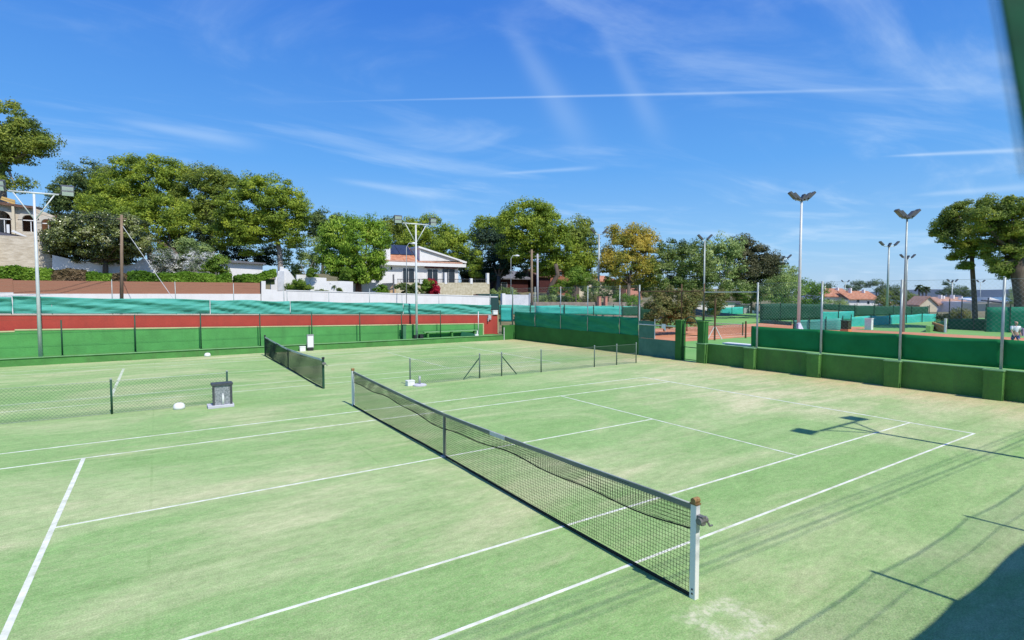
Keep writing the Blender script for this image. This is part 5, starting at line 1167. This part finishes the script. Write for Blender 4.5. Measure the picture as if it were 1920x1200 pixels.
# small garden plants of the villa
gg = 'garden plants behind the white wall'
tree('shrub', 'yellow-green shrub by the white stair wall', 'shrub', [(553,538,14,9),(570,540,16,8),(562,530,10,8)], 52, (560, 552, 52), 0.05, L_shrub, 0.3, 60, 0.1, 1.6, group=gg)
tree('shrub', 'upright bright shrub in front of the white terrace wall', 'shrub', [(586,514,8,12),(590,528,12,10)], 53, (588, 552, 53), 0.05, L_shrub, 0.3, 60, 0.1, 1.8, group=gg)
tree('shrub', 'reddish-green shrub left of the upright bright shrub', 'shrub', [(556,520,8,10),(560,530,8,8)], 53.5, (558, 552, 53.5), 0.05, L_brown, 0.3, 50, 0.1, 1.6, group=gg)
tree('shrub', 'small round shrub at the foot of the villa stairs', 'shrub', [(713,545,14,6),(716,541,8,5)], 57.5, (713, 556, 57.5), 0.04, L_hedge, 0.28, 60, 0.1, 1.4, group=gg)
tree('bougainvillea', 'vivid red bougainvillea on the stone terrace wall', 'shrub', [(812,538,9,11),(816,546,8,7),(806,530,6,6)], 61, (812, 556, 61), 0.05, L_boug, 0.3, 80, 0.12, 1.3, flat=1.0)
tree('shrub', 'green shrub left of the red bougainvillea', 'shrub', [(799,540,9,10),(803,530,7,7)], 61, (800, 556, 61), 0.05, L_shrub, 0.3, 60, 0.12, 1.8, group=gg)

def palm(label, u, vb, vt, d, trunk_r, nfr, fl, name='palm_tree', group=None, fan=False, m=None):
    b = at(u, vb, d); t = at(u, vt, d); root = thing(name, b, label, 'palm' if name == 'palm_tree' else 'plant', group, ground=True)
    mb = MB(); mb.tube([b-np.array([0,0,.4]), (b+t)/2+np.array([0.05,0,0]), t], [trunk_r*1.15, trunk_r*0.9, trunk_r], 9); mb.build('trunk', M_bark, root, smooth=True)
    Cs, Ns = [], []
    for i in range(nfr):
        az = 2*math.pi*i/nfr+random.uniform(-.2, .2); el = random.uniform(-0.3, 1.2) if not fan else random.uniform(-0.9, 1.2)
        L = fl*random.uniform(0.8, 1.1); dxy = np.array([math.cos(az), math.sin(az), 0])
        for s in np.linspace(0.08, 1, 26):
            p = t+dxy*L*s*math.cos(el*0.8)+np.array([0, 0, L*(math.sin(el)*s-0.55*s*s)])
            sd = np.array([-dxy[1], dxy[0], 0])
            for sg in (-1, 1):
                Cs.append(p+sd*sg*L*0.1*(1-s*0.6)+np.array([0,0,-0.04*L*s])); Ns.append(np.array([0,0,1.0])+sd*sg*0.5)
    leaf_mesh('crown', np.array(Cs), np.array(Ns), fl*0.085, 1.8, m or L_palm, root, 0.2, 0.4)
    return root
gpp = 'distant fan palms'
palm('distant fan palm, left of three', 1723, 566, 537, 165, 0.22, 22, 1.35, group=gpp, fan=True)
palm('distant fan palm, middle of three', 1730, 566, 540, 168, 0.22, 22, 1.3, group=gpp, fan=True)
palm('distant fan palm, right of three', 1736.5, 566, 540, 163, 0.22, 22, 1.3, group=gpp, fan=True)
palm('cycad with arching dark fronds right of the garden shrubs', 628, 552, 541, 55, 0.18, 16, 1.7, name='cycad', m=L_pined)
palm('low dark cycad next to the yellow-green shrub', 600, 552, 545, 53.5, 0.15, 14, 1.2, name='cycad', m=L_pined)
palm('young palm with arching fronds before the stone terrace', 768, 556, 541, 59, 0.14, 14, 1.7, name='palm_tree')

# distant trees towards the sea
gfar = 'distant trees towards the sea'
L_far = leafmat('distant_tree_leaves', [(0.05,0.09,0.05),(0.11,0.17,0.08),(0.2,0.27,0.11)])
L_far2 = leafmat('distant_bright_leaves', [(0.06,0.11,0.02),(0.16,0.22,0.04),(0.28,0.33,0.08)])
far = [('dark domed pine behind the orange roofs, left', [(1612,535,18,6),(1600,541,18,6)], 205, L_far), ('dark domed pine behind the orange roofs, right', [(1640,535,22,7),(1655,542,16,7)], 210, L_far),
       ('broad dark tree left of the tall right mast', [(1672,545,22,9),(1690,552,18,9)], 195, L_far), ('olive bright bush mass right of the orange roofs', [(1660,556,18,10),(1672,564,20,9),(1652,566,12,8)], 130, L_far2),
       ('olive bright bush mass left of the palms', [(1700,560,18,9),(1712,566,14,9),(1690,566,14,8)], 135, L_far2), ('small dark tree at the left end of the orange roofs', [(1552,537,10,5),(1543,541,8,5)], 220, L_far),
       ('upright pine right of the palms', [(1777,538,10,8),(1770,548,10,8),(1784,545,8,8)], 175, L_far), ('flat dark pine left of the slender trunk', [(1800,545,20,6),(1812,551,14,6)], 185, L_far),
       ('blue-green tree at the foot of the thick pine trunk', [(1905,555,12,8),(1897,562,10,8),(1912,545,10,8)], 95, L_euca), ('grey-green bush before the long white house', [(1556,567,20,5),(1576,569,12,4)], 110, L_euca)]
for lb, lobes, d, lf in far:
    tree('tree', lb, 'tree', lobes, d, (lobes[0][0], 582, d), 0.25, lf, max(0.7, d/150), 40, d/560, 1.4, group=gfar, limbs=False, dj=2)
tree('bush', 'olive scrub between the orange wall and the slender pine', 'shrub', [(1795,594,14,9),(1812,600,14,10),(1803,586,12,6)], 60, (1802, 622, 60), 0.06, L_brown, 0.5, 50, 0.14, 1.4)
tree('bush', 'dark bush right of the orange wall', 'shrub', [(1772,596,12,9),(1780,608,12,10)], 66, (1775, 622, 66), 0.06, L_dkveg, 0.5, 50, 0.14, 1.4)

# umbrella pines at the right
gup = 'umbrella pines at the right'
tree('umbrella_pine', 'slender-trunked umbrella pine at the right', 'tree', [(1800,402,30,18),(1782,412,22,18),(1825,392,28,16),(1772,430,20,14),(1810,428,40,22),(1790,448,30,18),(1838,445,30,24),(1805,470,24,12),(1830,470,26,12),(1793,482,12,7),(1811,500,6,5),(1765,415,12,8),(1790,392,14,8),(1757,437,8,5)], 56, (1829, 612, 56), 0.24, L_pineb, 0.55, 70, 0.13, 2.2, M_bark, group=gup, fill=1.05, mids=((1827,560),(1823,500),(1822,470)))
tree('umbrella_pine', 'thick-trunked umbrella pine cut by the right edge', 'tree', [(1862,385,26,18),(1895,388,34,20),(1850,410,34,24),(1900,420,44,28),(1860,445,36,24),(1915,455,40,28),(1880,475,42,22),(1905,500,36,24),(1935,480,40,50),(1950,420,40,50),(1878,504,24,5),(1900,515,20,10)], 52, (1918, 612, 52), 0.62, L_pineb, 0.55, 72, 0.13, 2.2, M_bark, group=gup, fill=1.05, mids=((1916,560),(1908,515),(1912,480)))

# ================================================================== PERSON walking on the far side of the cloth
def person():
    base = at(1903, 652, 34.5); base = np.array([base[0], base[1], 0.0])
    root = thing('person', base, 'person in a white shirt and blue shorts walking behind the green cloth at the right', 'person')
    fx = np.array([-0.75, -0.66, 0]); fx /= np.linalg.norm(fx); sx = np.array([-fx[1], fx[0], 0]); uz = np.array([0, 0, 1.0])
    S = 1.72/1.72
    def W(f, s, z): return tuple(np.array(base)+fx*f*S+sx*s*S+uz*z*S)
    def skinned(name, verts, edges, m, parent, lev=2):
        me = bpy.data.meshes.new(name); og = root_origin(parent)
        me.from_pydata([tuple(Vector(W(*v[:3]))-og) for v in verts], edges, []); me.materials.append(m)
        o = bpy.data.objects.new(name, me); COL.objects.link(o); o.parent = parent
        md = o.modifiers.new('skin', 'SKIN'); md.use_smooth_shade = True
        if not me.skin_vertices: me.skin_vertices.new()
        for i, v in enumerate(verts):
            r_ = v[3]; me.skin_vertices[0].data[i].radius = (r_, r_*(v[4] if len(v) > 4 else 1)); me.skin_vertices[0].data[i].use_root = (i == 0)
        sb = o.modifiers.new('sub', 'SUBSURF'); sb.levels = lev; sb.render_levels = lev
        return o
    skin = mat('skin', (0.5, 0.3, 0.22), 0.6, 0.06, 8)
    V = [(0,0,0.93,0.14,0.75),(0,0,1.12,0.13,0.7),(0.01,0,1.33,0.15,0.65),(0.01,0,1.45,0.07),(0.03,0,1.52,0.055),(0.045,0,1.58,0.075),(0.04,0,1.66,0.085),(0.03,0,1.73,0.06)]
    E_ = [(0,1),(1,2),(2,3),(3,4),(4,5),(5,6),(6,7)]
    def chain(start, pts):
        p = start
        for q in pts:
            V.append(q); E_.append((p, len(V)-1)); p = len(V)-1
        return p
    for s, ph in ((1, 0.28), (-1, -0.22)):
        chain(0, [(0.02, s*0.10, 0.84, 0.09), (0.02+ph*0.6, s*0.11, 0.48, 0.06), (ph*0.9-(0.12 if ph < 0 else 0), s*0.11, 0.10, 0.038), (ph*0.9+0.14-(0.1 if ph < 0 else 0), s*0.12, 0.045, 0.035)])
        h = chain(2, [(0.0, s*0.19, 1.40, 0.055), (-ph*0.3, s*0.26, 1.13, 0.042), (-ph*0.3+0.14, s*0.24, 0.93, 0.03), (-ph*0.3+0.19, s*0.235, 0.87, 0.032)])
        hv = V[h]
        for k, (df, ds) in enumerate(((-0.03, 0.012), (-0.01, 0.016), (0.01, 0.016), (0.03, 0.012))):
            chain(h, [(hv[0]+df+0.02, hv[1]-s*0.005, hv[2]-0.045, 0.0095), (hv[0]+df+0.035, hv[1]-s*0.025, hv[2]-0.085, 0.008)])
        chain(h, [(hv[0]+0.045, hv[1]-s*0.02, hv[2]-0.015, 0.011), (hv[0]+0.06, hv[1]-s*0.03, hv[2]-0.045, 0.009)])
    V.append((0.13, 0, 1.63, 0.016)); E_.append((6, len(V)-1))
    for s in (1, -1): V.append((0.035, s*0.088, 1.63, 0.014)); E_.append((6, len(V)-1))
    skinned('body', V, E_, skin, root)
    skinned('shirt', [(0,0,0.95,0.155,0.8),(0,0,1.12,0.15,0.78),(0.01,0,1.34,0.165,0.72),(0.01,0,1.44,0.09),(0,0.20,1.39,0.075),(-0.06,0.26,1.18,0.07),(0,-0.20,1.39,0.075),(0.05,-0.26,1.18,0.07)], [(0,1),(1,2),(2,3),(2,4),(4,5),(2,6),(6,7)], mat('white_cotton', (0.75, 0.75, 0.78), 0.9), root)
    skinned('shorts', [(0,0,0.96,0.16,0.8),(0.02,0.11,0.80,0.11),(0.12,0.115,0.56,0.1),(0.02,-0.11,0.80,0.11),(-0.08,-0.115,0.56,0.1)], [(0,1),(1,2),(0,3),(3,4)], mat('blue_shorts', (0.05, 0.08, 0.25), 0.9), root)
    skinned('hair', [(0.0,0,1.73,0.08),(-0.05,0,1.68,0.075),(-0.06,0,1.6,0.05)], [(0,1),(1,2)], mat('grey_brown_hair', (0.2, 0.14, 0.1), 0.9), root, 1)
    face = MB()
    for s in (1, -1):
        c = np.array(W(0.118, s*0.032, 1.645)); face.lathe(c-np.array([0,0,0.008]), [(0.004,0),(0.009,0.008),(0.004,0.016)], 8)
    c = np.array(W(0.118, 0, 1.575)); face.obox(c, sx*0.022, fx*0.006, uz*0.004); face.build('face_detail', M_maroon, root)
    sh = MB()
    for s, f in ((1, 0.33), (-1, -0.3)): sh.obox(np.array(W(f, s*0.115, 0.035)), fx*0.13, sx*0.045, uz*0.035)
    sh.build('shoe', M_whitep, root, bevel=0.015)
    bag = MB(); bag.obox(np.array(W(-0.02, 0.42, 1.06)), fx*0.1, sx*0.07, uz*0.24); bag.tube([W(0, 0.38, 1.3), W(0, 0.22, 1.43), W(0.06, -0.05, 1.25)], 0.012, 5)
    solo(bag, 'sports_bag', mat('mauve_cloth', (0.4, 0.28, 0.42), 0.9), 'mauve and white sports bag on the shoulder of the walking person', 'bag', bevel=0.02)
person()

# ================================================================== near side of the court (fence at the photographer's side)
YN = -10.55
root = thing('near_fence', (4, YN, 0), 'tall wire fence with green cloth along the near side, beside the photographer', 'fence')
pxs = [-3.54, -0.44, 2.66, 5.75, 8.85, 11.95, 15.05, 18.1]
for x in pxs:
    mb = MB(); mb.tube([(x, YN, -0.05), (x, YN, 4.62)], 0.03, 8); mb.build('post', M_galv, root)
for a, b in zip(pxs[:-1], pxs[1:]):
    mb = MB(); ph = random.uniform(0, 6)
    mb.grid(lambda s, t: (a+(b-a)*s, YN-0.06+0.03*math.sin(s*6+ph), 0.05+(3.53-0.03*math.sin(s*math.pi))*t), 14, 4, (0, 0.006, 0)); mb.build('cloth', M_curt, root, smooth=True)
mb = MB(); chainlink(mb, (-3.54, YN), (1, 0), 21.6, 3.4, 4.5, 0.06, 0.0022); mb.build('wire_mesh', M_galv, root)
mb = MB()
for a, b in zip(pxs[:-1], pxs[1:]):
    mb.tube([(a, YN, 4.52), (a*0.7+b*0.3, YN, 4.45), (a*0.3+b*0.7, YN, 4.47), (b, YN, 4.56)], 0.009, 5)
    mb.tube([(a, YN, 4.0), ((a+b)/2, YN, 3.94), (b, YN, 4.02)], 0.005, 4)
mb.build('top_wire', M_galv, root)
mb = MB()
for z, yy, rr in ((7.0, -10.75, 0.008), (6.60, -10.75, 0.011), (6.42, -10.75, 0.007), (6.85, -10.75, 0.006)):
    mb.tube([(x, yy, z-0.036*(x-2)+0.0012*(x-9)**2-0.06) for x in np.linspace(-6, 26, 14)], rr, 5)
solo(mb, 'overhead_cable', M_dark, 'bundle of overhead cables along the near side that cast thin shadows', 'cable')
r = thing('cable_pole', (-6.6, -10.95, 0), 'wooden cable pole at the near corner of the court', 'pole')
for x in (-6.6, 26.5):
    pass
mb = MB(); mb.tube([(-6.6, -10.95, 0), (-6.6, -10.95, 7.6)], 0.12, 10, r1=0.09); mb.build('pole', M_pole, r, smooth=True)
# edge of the cloth right beside the lens
A = at(1930, 330, 0.30); B = at(1868, -30, 0.30); Cc = at(1846, -140, 0.32)
root = thing('shade_cloth', (float(A[0])+0.6, YN+0.05, 2.8), 'blurred green cloth edge at the upper right corner, closest to the viewer', 'cloth')
def edge(t):
    if t < 0.75: return A+(B-A)*(t/0.75)+np.array([0,0,0.0])
    return B+(Cc-B)*((t-0.75)/0.25)
D0 = np.array([A[0]+1.1, YN+0.06, A[2]-0.35]); D1 = np.array([Cc[0]+1.1, YN+0.06, Cc[2]+0.35])
mb = MB(); mb.grid(lambda s, t: edge(t)*(1-s)+(D0+(D1-D0)*t)*s+np.array([0, 0.02*math.sin(s*7)*s, 0.01*math.sin(t*6)*s]), 14, 10, (0.002, -0.002, 0)); mb.build('cloth', mat('shade_cloth_fabric', (0.0, 0.05, 0.022), 0.8, 0.15, 60, c2=(0.001, 0.085, 0.035), trans=0.1), root, smooth=True)
def sheer():
    m, n = nt('sheer_grey_net'); o_ = node(n, 'ShaderNodeOutputMaterial'); a_ = node(n, 'ShaderNodeBsdfTransparent'); d_ = node(n, 'ShaderNodeBsdfDiffuse')
    d_.inputs['Color'].default_value = (0.10, 0.17, 0.2, 1); x_ = node(n, 'ShaderNodeMixShader'); x_.inputs[0].default_value = 0.62
    link(n, a_.outputs[0], x_.inputs[1]); link(n, d_.outputs[0], x_.inputs[2]); link(n, x_.outputs[0], o_.inputs['Surface']); return m
mb = MB(); mb.grid(lambda s, t: edge(t)+RGT*(-0.005+0.0065*s)+FWD*0.004*s, 2, 10); mb.build('hem', sheer(), root)
mb = MB(); mb.box(float(A[0])+1.05, float(A[0])+1.15, YN-0.03, YN+0.03, 0, 4.7)
mb.build('post', M_galv, root)

# ================================================================== TERRAIN, SEA, HILLS
for p in ((-40,33,2.6),(-12,33,1.7),(5,33,1.3),(20,33,0.6),(35,33,0.2),(-12,40,2.4),(5,40,2.0),(22,40,1.2),(-40,44,4.0),(-14,44,3.9),(3,44,3.5),(14,46,3.2),(40,55,0.6),(60,60,0.5),(90,60,0.5),(100,0,-0.4),(100,30,-0.3),(60,-40,-0.3),(0,-40,0),(-40,-20,0.3),(-40,10,0.6),(160,20,-2),(200,80,-2),(260,40,-6),(260,160,-4),(150,180,3),(60,180,8),(0,160,11),(-60,120,11),(420,100,-16),(420,300,-10),(200,420,6),(0,400,22)):
    gp(p)
G = np.array(GP)
def terr(x, y):
    d2 = (G[:,0]-x)**2+(G[:,1]-y)**2
    w = 1/(d2+9)**1.5
    return float((w*G[:,2]).sum()/w.sum())
SEA = -28.0
def tz(x, y):
    r = math.hypot(x-CAM[0], y-CAM[1])
    z = terr(x, y)
    if -120 < x < 45 and y < 44.5: z = min(z, 1.4)
    elif -120 < x < 45 and y < 60: z -= 0.5
    if r > 250:
        k = min(1, (r-250)/1200); az = math.degrees(math.atan2(y-CAM[1], x-CAM[0]))
        land = 18 if az > 34 else (SEA-6 if az < 27 else 18-(34-az)/7*(18-SEA+6))
        if az < 0 or az > 180: land = 0
        z = z*(1-k)+land*k
    # flat platform of the courts
    def inside(x0, x1, y0, y1, m): return max(0, 1-max(x0-x, x-x1, y0-y, y-y1, 0)/m)
    f = max(inside(-34, 96, -32, 26.5, 6), inside(18, 92, -32, 44, 8))
    return z*(1-f)-0.12*f
rs = [0.5]+list(np.geomspace(3, 160, 60))+list(np.geomspace(170, 6000, 34)); na = 180
vs = [(CAM[0], CAM[1], -0.12)]; fs = []
for r_ in rs:
    for k in range(na):
        t = 2*math.pi*k/na; x, y = CAM[0]+r_*math.cos(t), CAM[1]+r_*math.sin(t); vs.append((x, y, tz(x, y)))
for k in range(na): fs.append((0, 1+k, 1+(k+1)%na))
for i in range(len(rs)-1):
    for k in range(na):
        a = 1+i*na; b = a+na; fs.append((a+k, b+k, b+(k+1)%na, a+(k+1)%na))
mb = MB(); mb.add(vs, fs); g_ = mb.build('ground', mat('dry_garden_ground', (0.10, 0.11, 0.045), 0.95, 0.3, 0.12, 0.3, 3, c2=(0.27, 0.22, 0.13), detail=8), smooth=True); tag(g_, kind='structure')
mb = MB(); mb.add([(-60000,-60000,SEA),(60000,-60000,SEA),(60000,60000,SEA),(-60000,60000,SEA)], [(0,1,2,3)])
struct(mb, 'sea', mat('sea_water', (0.05, 0.09, 0.15), 0.25, 0.1, 0.002, spec=0.4))
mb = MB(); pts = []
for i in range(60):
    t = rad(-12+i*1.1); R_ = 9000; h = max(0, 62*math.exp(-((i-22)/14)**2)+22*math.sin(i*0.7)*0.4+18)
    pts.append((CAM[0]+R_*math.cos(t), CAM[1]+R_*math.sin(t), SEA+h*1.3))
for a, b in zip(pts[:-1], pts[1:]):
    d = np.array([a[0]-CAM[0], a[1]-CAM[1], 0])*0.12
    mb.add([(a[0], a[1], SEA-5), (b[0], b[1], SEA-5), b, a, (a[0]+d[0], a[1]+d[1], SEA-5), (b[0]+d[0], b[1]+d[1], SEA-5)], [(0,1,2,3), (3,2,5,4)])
struct(mb, 'hills', mat('hazed_coast', (0.33, 0.34, 0.36), 0.95, 0.15, 0.002))  # pale blue-grey base colour stands in for distance haze

# ================================================================== SKY, SUN, CAMERA
SUN_EL, SHADOW_AZ = 54.2, 95.3
sd = np.array([-math.cos(rad(SHADOW_AZ))*math.cos(rad(SUN_EL)), -math.sin(rad(SHADOW_AZ))*math.cos(rad(SUN_EL)), math.sin(rad(SUN_EL))])
sun = bpy.data.lights.new('sun', 'SUN'); sun.energy = 3.7; sun.angle = rad(0.53); sun.color = (1.0, 0.955, 0.88)
so = bpy.data.objects.new('sun', sun); COL.objects.link(so); so.location = (0, -30, 40)
so.rotation_euler = Vector(sd).to_track_quat('Z', 'Y').to_euler()

w = bpy.data.worlds.new('World'); scene.world = w; w.use_nodes = True
n = w.node_tree; n.nodes.clear()
out = node(n, 'ShaderNodeOutputWorld'); bg = node(n, 'ShaderNodeBackground'); bg.inputs['Strength'].default_value = 0.105
sky = node(n, 'ShaderNodeTexSky', sky_type='NISHITA'); sky.sun_disc = False; sky.sun_elevation = rad(SUN_EL); sky.sun_rotation = math.atan2(sd[0], sd[1])
sky.air_density = 1.0; sky.dust_density = 0.3; sky.ozone_density = 2.5
hs = node(n, 'ShaderNodeHueSaturation'); hs.inputs['Saturation'].default_value = 1.2; hs.inputs['Value'].default_value = 1.0
link(n, sky.outputs[0], hs.inputs['Color'])
tc = node(n, 'ShaderNodeTexCoord')
def wmath(op, a, b=None, c=None):
    x = node(n, 'ShaderNodeMath', operation=op)
    for i, q in enumerate((a, b, c)):
        if q is None: continue
        if isinstance(q, (int, float)): x.inputs[i].default_value = q
        else: link(n, q, x.inputs[i])
    return x.outputs[0]
# project the view direction on a flat cloud layer: cirrus drawn out in wind direction
sep = node(n, 'ShaderNodeSeparateXYZ'); link(n, tc.outputs['Generated'], sep.inputs[0])
zc = wmath('MAXIMUM', sep.outputs['Z'], 0.03)
px_ = wmath('DIVIDE', sep.outputs['X'], wmath('ADD', zc, 0.06)); py_ = wmath('DIVIDE', sep.outputs['Y'], wmath('ADD', zc, 0.06))
cmb = node(n, 'ShaderNodeCombineXYZ'); link(n, px_, cmb.inputs[0]); link(n, py_, cmb.inputs[1])
def cloud(rot, scale, sc, detail, p0, p1, off, dist=0.8):
    mp = node(n, 'ShaderNodeMapping'); mp.inputs['Rotation'].default_value = (0, 0, rot); mp.inputs['Scale'].default_value = scale; mp.inputs['Location'].default_value = off
    link(n, cmb.outputs[0], mp.inputs['Vector'])
    t = node(n, 'ShaderNodeTexNoise'); t.inputs['Scale'].default_value = sc; t.inputs['Detail'].default_value = detail; t.inputs['Roughness'].default_value = 0.58; t.inputs['Distortion'].default_value = dist
    link(n, mp.outputs[0], t.inputs['Vector'])
    r = node(n, 'ShaderNodeMapRange', interpolation_type='SMOOTHSTEP'); r.inputs['From Min'].default_value = p0; r.inputs['From Max'].default_value = p1
    link(n, t.outputs['Fac'], r.inputs['Value']); return r.outputs[0]
gr = node(n, 'ShaderNodeValToRGB'); link(n, sep.outputs['Z'], gr.inputs['Fac'])
ge = gr.color_ramp.elements
while len(ge) < 5: ge.new(0.5)
for e_, (p_, c_) in zip(ge, ((0.0, (.40, .62, .91)), (0.08, (.265, .57, .96)), (0.22, (.12, .415, .96)), (0.45, (.05, .235, .83)), (0.8, (.035, .165, .66)))):
    e_.position = p_; e_.color = (*c_, 1)
sc_ = node(n, 'ShaderNodeVectorMath', operation='SCALE'); link(n, gr.outputs['Color'], sc_.inputs[0]); sc_.inputs['Scale'].default_value = 7.7
mx0 = node(n, 'ShaderNodeMix', data_type='RGBA'); mx0.inputs['Factor'].default_value = 0.8
link(n, hs.outputs[0], [s_ for s_ in mx0.inputs if s_.name == 'A' and s_.type == 'RGBA'][0]); link(n, sc_.outputs[0], [s_ for s_ in mx0.inputs if s_.name == 'B' and s_.type == 'RGBA'][0])
skyc = [s_ for s_ in mx0.outputs if s_.type == 'RGBA'][0]
c1 = cloud(rad(-55), (0.4, 1.0, 1), 0.8, 9, 0.50, 0.82, (3.1, 0.7, 0), 1.6)
c2 = cloud(rad(20), (0.45, 0.9, 1), 1.0, 9, 0.50, 0.82, (8.0, 2.0, 0), 1.8)
cl = wmath('ADD', wmath('MULTIPLY', c1, 0.34), wmath('MULTIPLY', c2, 0.28))
# contrails: thin great-circle streaks between two directions of the sky
def trail(p, q, width, strength, fade=0.12):
    a = ray(*p); a = a/np.linalg.norm(a); b = ray(*q); b = b/np.linalg.norm(b)
    nrm = np.cross(a, b); nrm /= np.linalg.norm(nrm); t = b-a*(a@b); t /= np.linalg.norm(t); ang = math.acos(a@b)
    def dot(v):
        d = node(n, 'ShaderNodeVectorMath', operation='DOT_PRODUCT'); link(n, tc.outputs['Generated'], d.inputs[0]); d.inputs[1].default_value = tuple(v); return d.outputs['Value']
    s = wmath('DIVIDE', wmath('ARCTAN2', dot(t), dot(a)), ang)
    e = wmath('DIVIDE', wmath('ABSOLUTE', dot(nrm)), wmath('ADD', width*0.35, wmath('MULTIPLY', s, width*0.65)))
    core = wmath('POWER', 2.718, wmath('MULTIPLY', -1.0, wmath('MULTIPLY', e, e)))
    r0 = node(n, 'ShaderNodeMapRange', interpolation_type='SMOOTHSTEP'); r0.inputs['From Min'].default_value = 0; r0.inputs['From Max'].default_value = fade; link(n, s, r0.inputs['Value'])
    r1 = node(n, 'ShaderNodeMapRange', interpolation_type='SMOOTHSTEP'); r1.inputs['From Min'].default_value = 1.0; r1.inputs['From Max'].default_value = 1.0-fade; link(n, s, r1.inputs['Value'])
    return wmath('MULTIPLY', wmath('MULTIPLY', core, wmath('MULTIPLY', r0.outputs[0], r1.outputs[0])), strength)
tr = wmath('ADD', trail((500, 193), (1960, 161), 0.0026, 0.27, 0.4), trail((1640, 294), (1990, 278), 0.0036, 0.36, 0.3))
tr = wmath('ADD', tr, trail((905, 328), (1150, 312), 0.0042, 0.22, 0.35))
tr = wmath('ADD', tr, trail((1690, 368), (2000, 345), 0.006, 0.22, 0.3))
tr = wmath('ADD', tr, trail((160, 215), (520, 278), 0.012, 0.24, 0.4))
tr = wmath('ADD', tr, trail((600, 332), (860, 372), 0.009, 0.22, 0.4))
tr = wmath('ADD', tr, trail((920, -10), (1130, 330), 0.03, 0.13, 0.4))
tr = wmath('ADD', tr, trail((1110, 20), (1260, 300), 0.022, 0.12, 0.4))
fac = wmath('MINIMUM', wmath('ADD', cl, tr), 0.9)
mx = node(n, 'ShaderNodeMix', data_type='RGBA'); link(n, fac, mx.inputs['Factor'])
link(n, skyc, [s for s in mx.inputs if s.name == 'A' and s.type == 'RGBA'][0])
[s for s in mx.inputs if s.name == 'B' and s.type == 'RGBA'][0].default_value = (5.9, 7.2, 8.5, 1)
link(n, [s for s in mx.outputs if s.type == 'RGBA'][0], bg.inputs['Color']); link(n, bg.outputs[0], out.inputs['Surface'])

cam = bpy.data.cameras.new('camera'); co = bpy.data.objects.new('camera', cam); COL.objects.link(co)
R3 = Matrix((RGT, UPV, -FWD)).transposed()
co.matrix_world = Matrix.Translation(Vector(CAM)) @ R3.to_4x4()
cam.sensor_fit = 'HORIZONTAL'; cam.sensor_width = 36.0; cam.lens = FPX/1920*36.0
cam.clip_start = 0.02; cam.clip_end = 200000
cam.dof.use_dof = True; cam.dof.focus_distance = 22.0; cam.dof.aperture_fstop = 3.2
scene.camera = co
scene.view_settings.view_transform = 'Standard'; scene.view_settings.look = 'None'
scene.view_settings.exposure = 0.3; scene.view_settings.gamma = 1.0
